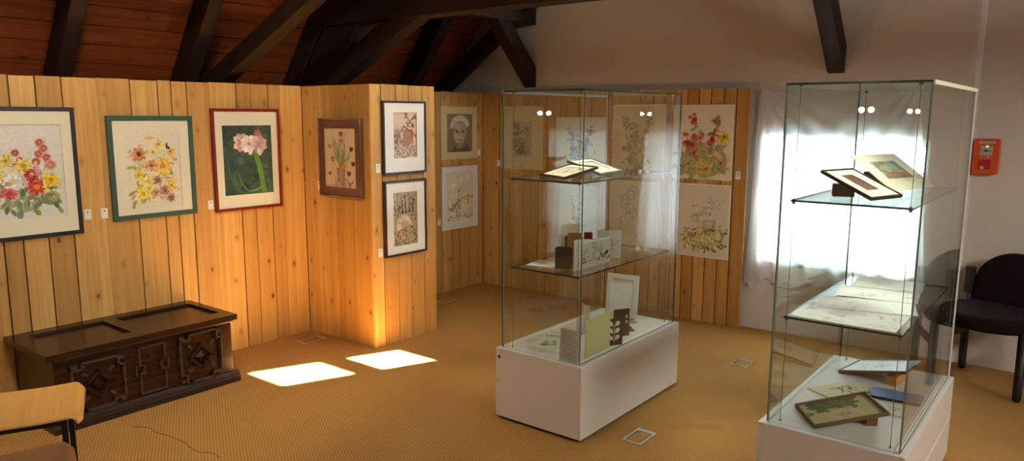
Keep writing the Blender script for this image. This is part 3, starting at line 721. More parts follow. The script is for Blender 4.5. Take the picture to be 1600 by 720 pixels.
picture('mounted_painting','cream sheet with tall red gladioli and yellow flowers','painting',onwall('B',-2.665,1.12),.488,.567,art_gladiolus,(.006,.006,.482,.561),fd=.008,mmat=M_matc,glz=False,group=GB)
picture('mounted_painting','white sheet with grey stone among green foliage, below the red gladioli','painting',onwall('B',-2.598,.514),.424,.572,art_stone,(.01,.01,.414,.562),fd=.008,mmat=M_matw,glz=False,group=GB)
picture('mounted_painting','white sheet with faint blue wash below the blue flower spray','painting',onwall('B',-3.74,.56),.4,.45,lambda w,h:art_spray(w,h,(176,186,214),(196,200,220),(180,186,180),(228,226,220),77,((.3,.8),(.6,.75)),dens=10,r=.05),(.008,.008,.392,.442),fd=.006,mmat=M_matw,glz=False,group=GB)
picture('mounted_painting','pale sheet with column of grey ring shapes below the hollyhocks','painting',onwall('B',-3.223,.506),.45,.568,art_rings,(.008,.008,.442,.56),fd=.006,mmat=M_matc,glz=False,group=GB)

# label cards
def card(M,label):
    t=thing('label_card',label,'label card',M,'white label cards beside the pictures')
    bm=bmesh.new(); add_box(bm,(-.019,-.03,0),(.019,.03,.0025)); obj('card',bm,M_paper,t)
    bm=bmesh.new(); add_prism(bm,[(-.004,.010),(.003,.010),(.004,.014),(.001,.019),(-.003,.018)],.0025,.003)
    obj('ink_mark',bm,M_darkicon,t)
for wl,a,z,lb in (('L',1.862,1.029,'white label card touching the black frame of the red and white flowers'),('L',1.954,1.027,'white label card just left of the green sunflower frame'),('L',2.623,1.016,'white label card left of the red amaryllis frame'),
    ('R',-4.395,1.102,'white label card beside the tulip bouquet'),('M',3.428,1.245,'white label card left of the windmill print'),('M',3.432,.665,'white label card left of the lower leaf print'),
    ('N',5.387,1.257,'white label card right of the portrait drawing'),('N',4.838,.654,'white label card left of the pale yellow branch drawing'),('B',-4.43,1.161,'white label card in the corner left of the plant sketch'),('B',-2.128,1.164,'white label card right of the red gladioli')):
    card(onwall(wl,a,z),lb)

# ------------------------------------------------------------------ display cases
ZT=.391; GZ=1.722; SH=(1.285,.825)
def pane(name,lo,hi,thin,parent,edge=None,lightsides=()):
    """glass plate; big faces clear, rims edge coloured"""
    bm=bmesh.new(); fs=add_box(bm,lo,hi)
    order=['-z','+z','-y','+x','+y','-x']
    for f,k in zip(fs,order):
        if k[1]!=thin: f.material_index=2 if k in lightsides else 1
    return obj(name,bm,[M_glass,M_edge,M_edgel],parent,recalc=True)
def case(label,x0,y0,wd,dp,ins,door):
    """plinth wd x dp at (x0,y0); glass inset ins=(xl,xr,yf,yb); door=-1/+1: side with the sliding track"""
    t=thing('display_case',label,'display case',T(x0,y0,0),'glass display cases on white plinths')
    bm=bmesh.new(); add_box(bm,(.02,.02,0),(wd-.02,dp-.02,.019)); obj('recess_base',bm,M_base,t)
    bm=bmesh.new(); z0=.018
    add_box(bm,(.0185,0,z0),(wd-.0185,.018,ZT-.003)); add_box(bm,(.0185,dp-.018,z0),(wd-.0185,dp,ZT-.003)); add_box(bm,(0,0,z0),(.018,dp,ZT)); add_box(bm,(wd-.018,0,z0),(wd,dp,ZT))
    add_box(bm,(.0185,0,ZT-.0028),(wd-.0185,dp,ZT)); 
    obj('plinth',bm,M_white,t,bevel=.0015)
    gx0,gx1,gy0,gy1=ins; g=.007
    pane('front_pane',(gx0,gy0,ZT+.001),(gx1,gy0+g,GZ-.0065),'y',t,lightsides=('-z',))
    pane('back_pane',(gx0,gy1-g,ZT+.001),(gx1,gy1,GZ-.0065),'y',t)
    pane('left_pane',(gx0,gy0+g+.0004,ZT+.001),(gx0+g,gy1-g-.0004,GZ-.0065),'x',t,lightsides=('-y',))
    pane('right_pane',(gx1-g,gy0+g+.0004,ZT+.001),(gx1,gy1-g-.0004,GZ-.0065),'x',t,lightsides=('-y',))
    pane('lid_pane',(gx0,gy0,GZ-.006),(gx1,gy1,GZ+.002),'z',t)
    # track of the sliding side
    sx=gx1 if door>0 else gx0-.006
    bm=bmesh.new(); add_box(bm,(sx,gy0+.002,GZ-.012),(sx+.006,gy1,GZ+.003)); obj('top_track',bm,M_cream if door>0 else M_whiteb,t)
    sx=gx1-.02 if door>0 else gx0+.004
    bm=bmesh.new(); add_box(bm,(sx,gy0+.01,ZT),(sx+.007,gy1-.01,ZT+.006)); add_box(bm,(sx+.011,gy0+.01,ZT),(sx+.0155,gy1-.01,ZT+.004)); obj('bottom_track',bm,M_whiteb,t)
    xe=gx1 if door>0 else gx0-.0035
    for yy in ((gy1-.008,) if door>0 else (gy0+.008,gy1-.008)):
        bm=bmesh.new(); add_box(bm,(xe,yy,ZT),(xe+.0035,yy+.008,GZ-.013)); obj('edge_profile',bm,M_whiteb,t)
    # shelves on four steel cables
    cx=(gx0+.042,gx1-.042); cy=(gy0+.038,gy1-.04)
    for zs in SH: pane('glass_shelf',(cx[0]-.01,cy[0]-.008,zs-.008),(cx[1]+.01,cy[1]+.008,zs),'z',t)
    for a in cx:
        for b in cy:
            bm=bmesh.new(); add_cyl(bm,(a,b,ZT),(a,b,GZ-.006),.0012,n=8)
            for zs in SH: add_cyl(bm,(a,b,zs-.016),(a,b,zs-.008),.006,n=10); add_cyl(bm,(a,b,zs),(a,b,zs+.004),.005,n=10)
            add_cyl(bm,(a,b,GZ-.012),(a,b,GZ-.006),.007,n=12); add_cyl(bm,(a,b,ZT),(a,b,ZT+.008),.004,n=10)
            obj('steel_cable',bm,M_steel,t)
    return t
c1=case('glass case left of the other, holding sketchbooks and dark cutout cards',-2.424,2.956,.537,1.062,(.022,.507,.026,1.056),-1)
c2=case('glass case nearest the black chair, holding spread watercolour sheets',-.986,2.861,.537,1.091,(.027,.515,.025,1.086),1)
for a,zz in ((.024,.345),):
    bm=bmesh.new(); add_cyl(bm,(a,.002,zz),(a,-.0015,zz),.008,n=16); obj('lock',bm,M_iron,c1)
bm=bmesh.new(); add_box(bm,(.0,-.001,.215),(.018,.001,.217)); obj('board_seam',bm,M_iron,c1)
bm=bmesh.new(); add_box(bm,(.5365,.01,.202),(.5385,1.085,.205)); obj('drawer_seam',bm,M_whiteb,c2)

# ------------------------------------------------------------------ contents of the left case
def tilted(name,label,cat,A,B,Cc,art,fw,fd,fmat,mmat,img,glz=True,lift=.0):
    A=Vector(A);B=Vector(B);Cc=Vector(Cc); X=B-A; Y=Cc-B
    M=frame_M(A+Vector((0,0,lift)),X,Y); w=X.length; h=Y.length
    i=(img[0]*w,img[1]*h,img[2]*w,img[3]*h)
    return picture(name,label,cat,M,w,h,art,i,fw,fd,fmat,mmat,glz)
def block(label,M,sx,sy,sz,mat=None):
    bm=bmesh.new(); add_box(bm,(-sx/2,-sy/2,0),(sx/2,sy/2,sz)); o=obj('wooden_block',bm,mat or M_block,M=M,bevel=.002); return tag(o,label,'wooden block')
z1=SH[0]+.0005; z2=SH[1]+.0005; z3=ZT+.0005
tilted('framed_picture','dark brown framed picture leaning flat on the upper shelf of the left case','picture',(-2.325,3.196,z1),(-2.084,3.076,z1),(-1.994,3.252,z1+.05),lambda w,h:art_pale(w,h,81,(206,204,150)),.012,.014,M_blackb,M_matc,(.2,.2,.8,.8))
block('light wood block under the dark brown framed picture',Rz(-2.085,3.205,z1,-26),.1,.03,.026,M_blockl)
tilted('framed_picture','grey green framed picture behind the dark brown one on the upper shelf','picture',(-2.075,3.40,z1),(-2.111,3.69,z1),(-2.314,3.669,z1+.065),lambda w,h:art_twig(w,h,(226,222,206),(130,140,130)),.014,.016,M_graygreen,M_matw,(.2,.2,.8,.8))
block('light wood block under the grey green framed picture',Rz(-2.262,3.52,z1,97),.16,.04,.04,M_blockl)
# middle shelf
def sheet(name,label,cat,pts,z,art=None,th=.0012,mat=None,g=None):
    """flat sheet from four corner points (lower left, lower right, upper right, upper left)"""
    A=Vector((*pts[0],z)); X=Vector((*pts[1],z))-A; Y=Vector((*pts[3],z))-A
    M=frame_M(A,X,Y); w=X.length; h=Y.length
    a=art(w,h); o=a.build(name,None,M@T(0,0,th),thick=th); tag(o,label,cat,g); return o
sheet('paper_sheet','loose white paper sheets lying at the front of the middle shelf','paper',[(-2.318,3.075),(-2.17,3.10),(-2.2,3.26),(-2.345,3.235)],z2,lambda w,h:art_pale(w,h,83,(226,230,232)),.006)
def standing(name,label,cat,M,w,h,th,mat,r=.0,seg=1):
    bm=bmesh.new(); add_box(bm,(0,0,0),(w,th,h)); o=obj(name,bm,mat,M=M,bevel=r or .0008); return tag(o,label,cat) if label else o
nb=thing('notebook','black notebook with rounded corners standing on the middle shelf','notebook',Rz(-2.156,3.107,z2,22.7))
bm=bmesh.new()
pts=[]; w_,h_,r_=.0865,.114,.01
for cx,cz,a0 in ((w_-r_,r_,-90),(w_-r_,h_-r_,0),(r_,h_-r_,90),(r_,r_,180)):
    for k in range(5): t=math.radians(a0+k*22.5); pts.append((cx+r_*math.cos(t),cz+r_*math.sin(t)))
Mv=Matrix(((1,0,0,0),(0,0,-1,0),(0,1,0,0),(0,0,0,1)))
add_prism(bm,pts,-.002,0,M=Mv); add_prism(bm,pts,-.014,-.012,M=Mv); obj('cover',bm,M_black2,nb)
bm=bmesh.new(); add_box(bm,(.003,.0022,.002),(w_-.003,.0118,h_-.002)); obj('pages',bm,M_paper,nb)
bk=thing('book','upright book in cream and gold brown covers behind black notebook','book',Rz(-2.297,3.36,z2,30))
bm=bmesh.new(); add_box(bm,(0,0,0),(.004,.11,.17)); add_box(bm,(.004,.106,0),(.10,.11,.178)); obj('cover',bm,M_cutout,bk)
bm=bmesh.new(); add_box(bm,(.035,.04,0),(.115,.055,.135)); obj('slipcase',bm,M_gold,bk,bevel=.001)
bm=bmesh.new(); add_box(bm,(.022,.04,0),(.0345,.055,.118)); obj('spine',bm,M_darkcard,bk)
# spiral sketchbook, two leaves
sk=thing('sketchbook','open spiral sketchbook with red berry branch standing on middle shelf','sketchbook',T(-2.034,3.165,z2))
e1=Vector((-2.046,3.114,0))-Vector((-2.034,3.165,0))
A=art_spray(.0527,.158,(160,50,44),(120,80,60),(150,110,90),(228,224,210),91,((.4,.85),(.6,.5)),(.5,.05),8,.06); A.build('leaf_page',sk,frame_M((e1.x,e1.y,0),(-e1.x,-e1.y,0),(0,0,1)))
bm=bmesh.new(); Mq=frame_M((0,0,0),(0,1,0),(0,0,1))
add_prism(bm,[(0,0),(.285,0),(.285,.137),(.14,.139),(0,.158)],-.002,0); obj('page_block',bm,M_paper,sk,Mq)
A=art_red_branch(.28,.128); A.build('cover_page',sk,Mq@T(.0025,.003,.0012),thick=.0008)
bm=bmesh.new()
for i in range(17):
    zc=.008+i*.0088
    for k in range(8):
        t0,t1=2*PI*k/8,2*PI*(k+1)/8; R_=.006
        add_cyl(bm,(e1.x+R_*math.cos(t0)-.001,e1.y+R_*math.sin(t0)-.004,zc),(e1.x+R_*math.cos(t1)-.001,e1.y+R_*math.sin(t1)-.004,zc),.0008,n=5)
obj('spiral_binding',bm,M_steel,sk)
o=art_ink(.135,.152).build('drawing_card',None,frame_M((-2.155,3.505,z2+.0005),(.886,.464,0),(-.02,.05,1)),.003); tag(o,'pale card with black ink flowers standing behind the spiral sketchbook','card')
bm=bmesh.new(); add_box(bm,(0,0,0),(.045,.012,.152)); tag(obj('booklet',bm,M_redc,M=Rz(-2.17,3.40,z2,30),bevel=.001),'dark red booklet peeping over the spiral sketchbook','booklet')
# floor of the left case
sheet('watercolour_pad','watercolour pad with green and yellow flowers at the front of left case','pad',[(-2.285,3.055),(-2.125,3.085),(-2.21,3.275),(-2.35,3.24)],z3,lambda w,h:art_spray(w,h,(206,210,90),(150,170,80),(170,190,110),(230,232,220),93,((.3,.7),(.6,.75),(.75,.5)),(.45,.3),7,.09),.01)
sheet('paper_sheet','crumpled white paper lying behind the green watercolour pad','paper',[(-2.34,3.29),(-2.24,3.315),(-2.28,3.43),(-2.345,3.41)],z3,lambda w,h:art_pale(w,h,95,(206,212,214)),.012)
o=art_text(.116,.165).build('text_sheet',None,frame_M((-2.045,2.993,z3),(1,.02,0),(0,.08,1)),.0015); tag(o,'typed text sheet leaning at the front corner of the left case','text sheet')
bd=standing('display_board','tall pale yellow board standing on edge inside the left case','board',frame_M((-1.946,3.085,z3),(-.062,.998,0),(-.998,-.062,0)),.262,.198,.006,M_yellow)
bl=thing('booklet','white folded booklet standing between text sheet and yellow board','booklet',Rz(-2.2,3.40,z3,78))
for k,a in enumerate((0,14)):
    bm=bmesh.new(); add_box(bm,(0,0,0),(.07,.002,.1)); obj('cover',bm,M_paper if k else M_grayedge,bl,Matrix.Rotation(math.radians(a),4,'Z'))
def cutcard(label,M,w,h,leaves):
    t=thing('cutout_card',label,'card',M,'dark brown cutout cards')
    bm=bmesh.new(); add_box(bm,(0,-.003,0),(w,0,h)); obj('card',bm,M_darkcard,t)
    bm=bmesh.new()
    M2=Matrix(((1,0,0,0),(0,0,-1,-.0032),(0,1,0,0),(0,0,0,1)))
    def lf(cx,cz,l,wd,a):
        q=[(0,0),(.3,.42),(.7,.45),(1,.1),(.85,-.35),(.4,-.4)]
        add_prism(bm,[(cx+l*u*math.cos(a)-wd*v*math.sin(a),cz+l*u*math.sin(a)+wd*v*math.cos(a)) for u,v in q],0,.0006,M=M2)
    if leaves:
        for k in range(3):
            for s in (1,-1): lf(w*.5+s*.006,h*(.2+.26*k),.036,.026,PI/2-s*.75)
        add_box(bm,(w*.49,-.0038,h*.1),(w*.52,-.0032,h*.75))
    else:
        for k in range(2): lf(w*.8,h*(.45+.2*k),.02,.012,1.4)
    obj('leaf_cutout',bm,M_cutout,t); return t
cutcard('dark brown card with six leaf cutouts at right side of left case',Rz(-1.985,3.338,z3,55),.098,.145,True)
cutcard('dark brown card with small hook cutouts behind the leaf cutout card',Rz(-2.035,3.505,z3,60),.1,.155,False)
wf=thing('framed_picture','white framed blank picture leaning upright at the back of left case','picture',frame_M((-2.31,3.885,z3),(.985,.17,0),(-.02,.1,1)))
bm=bmesh.new(); add_ring(bm,.2,.262,.03,.03,.17,.232,0,.018); obj('frame',bm,M_white,wf,bevel=.003)
bm=bmesh.new(); add_box(bm,(.02,.02,.004),(.18,.242,.008)); obj('panel',bm,M_matw,wf)
zg=thing('folded_paper','white zigzag folded paper standing behind the yellow board','paper',Rz(-2.335,3.68,z3,70))
for k,(p,q) in enumerate((((0,0),(.02,.05)),((.02,.05),(.04,0)),((.04,0),(.06,.05)))):
    d=Vector((q[0]-p[0],q[1]-p[1],0)); bm=bmesh.new(); add_box(bm,(0,0,0),(d.length-.0008,.0015,.1-.012*k)); obj('panel',bm,M_cutout,zg,T(p[0],p[1],0)@Matrix.Rotation(math.atan2(d.y,d.x),4,'Z'))
def photo(label,pts,seed,cs):
    def a_(w,h):
        a=Art(w,h,cs[0],seed)
        for i in range(14): a.ell(a.r.random(),a.r.random(),.12,.08,a.r.choice(cs),rot=a.r.random()*3)
        return a
    sheet('photo',label,'photo',pts,z3,a_,.004)
photo('small grey landscape photo lying at the back of the left case',[(-2.15,3.76),(-2.07,3.84),(-2.13,3.94),(-2.21,3.86)],101,[(120,126,128),(60,62,60),(190,196,200)])
photo('small brown photo lying beside the dark cutout cards',[(-2.055,3.62),(-1.995,3.68),(-2.055,3.79),(-2.12,3.72)],103,[(104,72,40),(150,110,70),(60,40,24)])

# ------------------------------------------------------------------ contents of the right case
tilted('framed_print','narrow dark framed print propped on a block, upper shelf of the right case','print',(-.674,3.053,z1),(-.607,3.261,z1),(-.816,3.333,z1+.093),art_strip,.009,.014,M_blackb,M_matc,(.3,.26,.68,.8))
block('brown wood block under the narrow dark framed print',Rz(-.805,3.175,z1,20),.08,.055,.05)
tilted('mounted_painting','cream mounted landscape in clear foil propped on the upper shelf','painting',(-.70,3.535,z1),(-.588,3.868,z1),(-.783,3.933,z1+.14),art_landscape,.0,.004,None,M_matc,(.22,.3,.78,.78),glz=False)
block('brown wood block under the cream mounted landscape',Rz(-.81,3.70,z1,70),.09,.05,.07)
def foil():
    bm=bmesh.new(); nx,ny=24,14; V=[]
    A=Vector((-.695,3.535,z1)); X=Vector((.125,.37,0)); Y=Vector((-.195,.065,.14))
    for i in range(nx+1):
        col=[]
        for j in range(ny+1):
            u=i/nx; v=j/ny*.36-.03; h=.012+.022*math.sin(PI*(j/ny))*(.6+.4*math.sin(u*9))*math.sin(PI*min(1,max(0,u*.98+.01)))
            p=A+X*(u*1.03-.01)+Y*max(v,-.02)+Vector((.3,-.1,.9))*h
            col.append(bm.verts.new(p))
        V.append(col)
    for i in range(nx):
        for j in range(ny): f=bm.faces.new((V[i][j],V[i+1][j],V[i+1][j+1],V[i][j+1])); f.smooth=True
    return obj('foil_sleeve',bm,M_foil,recalc=False)
tag(foil(),'clear foil sleeve bulging over the lower edge of the cream landscape','foil sleeve')
# four watercolours spread like shingles on the middle shelf
def wsheet(k,pts,label,seed,cs,z):
    def a_(w,h):
        a=Art(w,h,(244,244,238),seed)
        for i in range(12): a.wash(a.r.random(),a.r.random(),.2,.06,a.r.choice(cs),2)
        for i in range(20): x=a.r.random(); y=a.r.random(); a.curve(x,y,x+a.r.uniform(-.3,.3),y+a.r.uniform(-.1,.1),.1,.02,a.jit(a.r.choice(cs),10))
        return a
    sheet('watercolour_sheet',label,'watercolour',pts,z,a_,.0015,g='watercolour sheets on the middle shelf')
GS=[(240,240,226),(234,238,226),(228,234,234)]
wsheet(0,[(-.915,2.935),(-.53,2.935),(-.53,3.22),(-.915,3.22)],'watercolour sheet with pink streaks at the front of the shelf fan',111,GS+[(232,190,176),(212,220,190),(200,208,220)],z2)
wsheet(1,[(-.86,3.135),(-.505,3.225),(-.55,3.44),(-.93,3.345)],'white watercolour sheet second from the front, under shiny foil',113,GS+[(236,236,232)],z2+.003)
wsheet(2,[(-.86,3.385),(-.545,3.425),(-.545,3.66),(-.86,3.62)],'watercolour sheet with brown front edge, third from the front',115,GS+[(214,196,150)],z2+.006)
wsheet(3,[(-.85,3.61),(-.565,3.64),(-.55,3.88),(-.84,3.85)],'pale watercolour sheet rearmost of the shelf fan',117,GS+[(226,206,196)],z2+.009)
# floor of the right case
tilted('framed_picture','brown wood framed picture with near edge raised on a block, right case floor','picture',(-.852,3.911,z3),(-.893,3.667,z3),(-.597,3.615,z3+.072),lambda w,h:art_pale(w,h,121,(206,214,222)),.008,.014,M_tan,M_matw,(.06,.06,.94,.94))
block('light wood block under the raised brown framed picture',Rz(-.65,3.70,z3,80),.12,.05,.042,M_blockl)
sheet('painted_card','pale card with green twig lying on the right case floor','card',[(-.822,3.29),(-.69,3.52),(-.847,3.603),(-.945,3.36)],z3,art_twig,.004)
tilted('framed_painting','brown framed green meadow painting propped on a block, right case floor','painting',(-.916,3.111,z3),(-.784,2.924,z3),(-.551,3.089,z3+.061),art_greenfield,.009,.016,M_tan,M_matw,(.04,.04,.96,.96),glz=False)
block('brown wood block under the green meadow painting',Rz(-.66,3.16,z3,-55),.16,.045,.034)
nbk=thing('notebook','blue spiral notebook lying on the right case floor','notebook',frame_M((-.703,3.418,z3),(.2,.014,0),(-.01,.125,0)))
bm=bmesh.new(); add_box(bm,(0,.006,0),(.2,.125,.010)); obj('pages',bm,M_bluef,nbk)
bm=bmesh.new(); add_box(bm,(0,.006,.0102),(.2,.126,.012)); obj('cover',bm,M_blue,nbk,bevel=.0005)
bm=bmesh.new()
for i in range(22): add_cyl(bm,(.006+i*.009,.004,.006),(.011+i*.009,.004,.006),.0065,n=10)
obj('spiral_binding',bm,M_iron,nbk)
sheet('painted_card','small card with green sketch between meadow painting and blue notebook','card',[(-.655,3.265),(-.535,3.262),(-.535,3.392),(-.665,3.392)],z3,lambda w,h:art_twig(w,h,(230,226,206),(150,166,110)),.006)

# ------------------------------------------------------------------ oak chest
ch=thing('chest','antique dark oak chest with geometric mouldings against the board wall','chest',T(-4.28,1.91,0))
y0,y1=-.49,.488; xf=.25; xb=-.255
bm=bmesh.new(); add_box(bm,(xb+.005,y0,.05),(xf,y1,.375)); obj('body',bm,M_chest,ch,bevel=.003)
bm=bmesh.new()
prof=[(0,0),(.03,0),(.03,.03),(.024,.036),(.024,.046),(.012,.058),(.008,.066),(0,.066)]
for (px,py,qx,qy,nx_,ny_) in ((xf,y0-.03,xf,y1+.03,1,0),):
    add_prism(bm,[(a,b) for a,b in prof],y0-.03,y1+.03,M=Matrix(((1,0,0,xf),(0,0,1,0),(0,1,0,0),(0,0,0,1))))
for s,yy in ((-1,y0),(1,y1)):
    add_prism(bm,[(a,b) for a,b in prof],xb+.01,xf+.002,M=Matrix(((0,0,1,0),(s,0,0,yy),(0,1,0,0),(0,0,0,1))))
obj('base_moulding',bm,M_chestb,ch)
bm=bmesh.new()
lx0,lx1,ly0,ly1=-.26,.29,-.535,.51; zt=.42; zb=.388
xs=[lx0,lx0+.085,lx1-.115,lx1]; ys=[ly0,ly0+.095,-.062,.012,ly1-.05,ly1]
for i in range(3):
    for j in range(5):
        rec=(i==1 and j in (1,3)); add_box(bm,(xs[i],ys[j],zb),(xs[i+1],ys[j+1],zt-(.014 if rec else 0)))
lid=obj('lid',bm,M_chest,ch)
bm=bmesh.new(); add_box(bm,(xb+.01,y0-.012,.372),(xf+.018,y1+.008,.388)); obj('lid_moulding',bm,M_chestm,ch,bevel=.005)
def mould(bm,p,q,w=.013,d=.014):
    """raised half-round strip on the front plane between (y,z) points"""
    p=Vector((0,*p));q=Vector((0,*q)); X=(q-p).normalized(); Y=Vector((1,0,0)).cross(X)
    Mx=Matrix(((X.x,Y.x,1,xf),(X.y,Y.y,0,p.y),(X.z,Y.z,0,p.z),(0,0,0,1)))
    L=(q-p).length
    for k,(ww,dd) in enumerate(((w,d*.5),(w*.6,d))): add_box(bm,(-w/2,-ww/2,0),(L+w/2,ww/2,dd),M=Mx)
def chain(bm,pts,w=.013,d=.014):
    for a,b in zip(pts,pts[1:]): mould(bm,a,b,w,d)
def square_panel(yc,zc,hy,hz):
    a,b=.055,.05
    bm=bmesh.new()
    P=[(-hy+a,-hz),(hy-a,-hz),(hy-a,-hz+b*.5),(hy,-hz+b*.5) ,(hy,hz-b),(hy-a*.5,hz-b),(hy-a*.5,hz),(-hy+a,hz),(-hy+a,hz-b*.6),(-hy,hz-b*.6),(-hy,-hz+b),(-hy+a*.6,-hz+b),(-hy+a*.6,-hz),(-hy+a,-hz)]
    chain(bm,[(yc+u,zc+v) for u,v in P],.017,.021)
    for s,t in ((1,1),(-1,1),(1,-1),(-1,-1)):
        mould(bm,(yc+s*.06,zc+t*.06),(yc+s*.074,zc+t*.074),.016,.018)
        mould(bm,(yc+s*(hy-.015),zc+t*(hz-.012)),(yc+s*(hy-.008),zc+t*(hz-.012)),.022,.018)
    obj('applied_moulding',bm,M_chestm,ch)
    bm=bmesh.new(); r=.068
    chain(bm,[(yc-r,zc),(yc,zc+r),(yc+r,zc),(yc,zc-r),(yc-r,zc)],.018,.02)
    V=[bm.verts.new((xf+.002,yc+u,zc+v)) for u,v in ((-.046,0),(0,.046),(.046,0),(0,-.046))]; ap=bm.verts.new((xf+.034,yc,zc))
    for i in range(4): bm.faces.new((V[i],V[(i+1)%4],ap))
    bm.faces.new(V[::-1]); obj('diamond_boss',bm,M_chest,ch)
square_panel(-.285,.207,.13,.128); square_panel(.285,.212,.125,.14)
bm=bmesh.new(); yc=0; 
P=[(-.07,.34),(.072,.345),(.072,.245),(.05,.245),(.05,.2),(.072,.2),(.072,.085),(-.068,.085),(-.068,.2),(-.046,.2),(-.046,.245),(-.07,.245),(-.07,.34)]
chain(bm,P,.013,.015); chain(bm,[(-.088,.245),(-.088,.195)],.012,.012); chain(bm,[(.09,.25),(.09,.2)],.012,.012); obj('applied_moulding',bm,M_chestm,ch)
bm=bmesh.new(); add_cyl(bm,(xf,.0,.285),(xf+.004,.0,.285),.014,n=16); add_box(bm,(xf+.004,-.003,.272),(xf+.006,.003,.288)); obj('keyhole_plate',bm,M_iron,ch)

# ------------------------------------------------------------------ plywood chairs at the lower left corner (facing along the wall)
def ply_chair(label,mat,M):
    t=thing('plywood_chair',label,'chair',M)
    w=.43; d=.4; zs=.45
    # seat: front edge at y=0, runs to y=-d; waterfall roll at the front, gently dished
    prof=[]
    for k in range(9): a=PI*.5*k/8; prof.append((-.034+.034*math.sin(a),zs-.034+.034*math.cos(a)))
    top=[(-d,zs+.006),(-d*.7,zs-.004),(-d*.35,zs-.005)]+prof
    bot=[(y-(.0 if i<3 else .011*math.sin(PI*.5*(i-3)/8)),z-(.011 if i<3 else .011*math.cos(PI*.5*(i-3)/8))) for i,(y,z) in enumerate(top)]
    bm=bmesh.new(); nX=12; rows=[]
    for i in range(nX+1):
        u=i/nX-.5; c=0 if abs(u)<.42 else (abs(u)-.42)/.08
        x=u*w; sc=1-.06*c*c
        rows.append([bm.verts.new((x,y*(1 if k<3 else sc)-(.012*c*c if k>=3 else 0),z)) for k,(y,z) in enumerate(top+bot[::-1])])
    m=len(rows[0])
    for i in range(nX):
        for k in range(m): f=bm.faces.new((rows[i][k],rows[i][(k+1)%m],rows[i+1][(k+1)%m],rows[i+1][k])); f.smooth=True
    bm.faces.new(rows[0]); bm.faces.new(rows[-1][::-1])
    obj('seat',bm,mat,t,bevel=.003)
    xl=w/2-.035; r=.011
    for s in (-1,1):
        bm=bmesh.new(); add_box(bm,(s*xl-r,-.075,.0),(s*xl+r,-.053,zs-.013)); obj('leg',bm,M_tube,t,bevel=.003)
        bm=bmesh.new(); tube(bm,[(s*xl,-d+.01,0),(s*xl,-d+.03,zs-.02),(s*xl,-d-.05,.78)],r,n=10); obj('leg',bm,M_tube,t)
        bm=bmesh.new(); add_box(bm,(s*xl-r,-d+.03,zs-.04),(s*xl+r,-.0755,zs-.018)); obj('side_rail',bm,M_tube,t,bevel=.002)
    bm=bmesh.new(); nX=10; V=[]
    for i in range(nX+1):
        u=i/nX-.5; yy=-.035*(1-(2*u)**2)
        V.append([bm.verts.new((u*w*.95,-d-.02+yy+dy-.03*(z/.13),.68+z)) for dy,z in ((0,0),(0,.14),(-.011,.14),(-.011,0))])
    for i in range(nX):
        for k in range(4): bm.faces.new((V[i][k],V[i][(k+1)%4],V[i+1][(k+1)%4],V[i+1][k]))
    bm.faces.new(V[0]); bm.faces.new(V[-1][::-1]); obj('backrest',bm,mat,t,bevel=.004)
    return t
ply_chair('light beech plywood chair with black frame in front of the oak chest',M_ply,Rz(-3.21,1.235,0,-24))
ply_chair('brown plywood chair, nearer of the two at the lower left corner',M_plyb,Rz(-2.60,.965,0,-18))

# ------------------------------------------------------------------ black chair by the wall
bc=thing('upholstered_chair','black upholstered chair with rounded back against the white wall','chair',Rz(-.42,5.18,0,-22))
# local: faces -y, width x
def slab(pts,z0,z1,mat,name,M=None,bev=.02,seg=4):
    bm=bmesh.new(); add_prism(bm,pts,z0,z1); return obj(name,bm,mat,bc,M,bevel=bev,seg=seg,smooth=True)
sp=[]
for k in range(25):
    t=PI+PI*k/24; sp.append((.27*math.cos(t)*(1.0),-.04+.24*math.sin(t)))
sp+=[(.26,.1),(.2,.2),(-.2,.2),(-.26,.1)]
slab(sp,.385,.475,M_uphol,'seat',bev=.03)
bp=[(-.235,0),(.235,0)]
for k in range(21):
    t=PI*k/20; bp.append((.235*math.cos(t),.14+.21*math.sin(t)))
Mb=T(0,.19,.44)@Matrix.Rotation(math.radians(-8),4,'X')@Matrix(((1,0,0,0),(0,0,-1,.03),(0,1,0,0),(0,0,0,1)))
slab(bp,0,.055,M_uphol,'backrest',Mb,bev=.022)
for s in (-1,1):
    bm=bmesh.new(); add_lathe(bm,[(.008,0),(.021,.008),(.023,.03),(.025,.40)],n=16,o=(s*.235,-.13,0)); obj('leg',bm,M_blackw,bc)
    bm=bmesh.new(); add_lathe(bm,[(.008,0),(.021,.008),(.023,.03),(.025,.66)],n=16,o=(s*.255,.19,0)); obj('leg',bm,M_blackw,bc)
    bm=bmesh.new(); add_box(bm,(s*.255-.022,.165,.5),(s*.255+.022,.215,.672)); obj('back_post',bm,M_blackw,bc,bevel=.006)
    bm=bmesh.new(); add_box(bm,(s*.245-.011,-.12,.25),(s*.245+.011,.18,.295)); obj('stretcher',bm,M_blackw,bc,bevel=.004)

# ------------------------------------------------------------------ fire alarm panel
al=thing('fire_alarm_panel','orange red alarm box with grey display and green light on the white wall','alarm box',T(-.645,WY+.0485,1.25))
bm=bmesh.new(); aw,ah=.142,.218
pts=[]
for cx,cz,a0 in ((aw-.012,.012,-90),(aw-.012,ah-.012,0),(.012,ah-.012,90),(.012,.012,180)):
    for k in range(5): t=math.radians(a0+k*22.5); pts.append((cx+.012*math.cos(t),cz+.012*math.sin(t)))
add_prism(bm,pts,0,.055,M=Matrix(((1,0,0,0),(0,0,-1,0),(0,1,0,0),(0,0,0,1)))); obj('housing',bm,M_orange,al,bevel=.004)
def plate(name,x0,z0,x1,z1,th,mat,y=-.055): bm=bmesh.new(); add_box(bm,(x0,y-th,z0),(x1,y-.0002,z1)); return obj(name,bm,mat,al,bevel=.0008)
plate('label_strip',.03,.188,.118,.202,.001,M_gray)
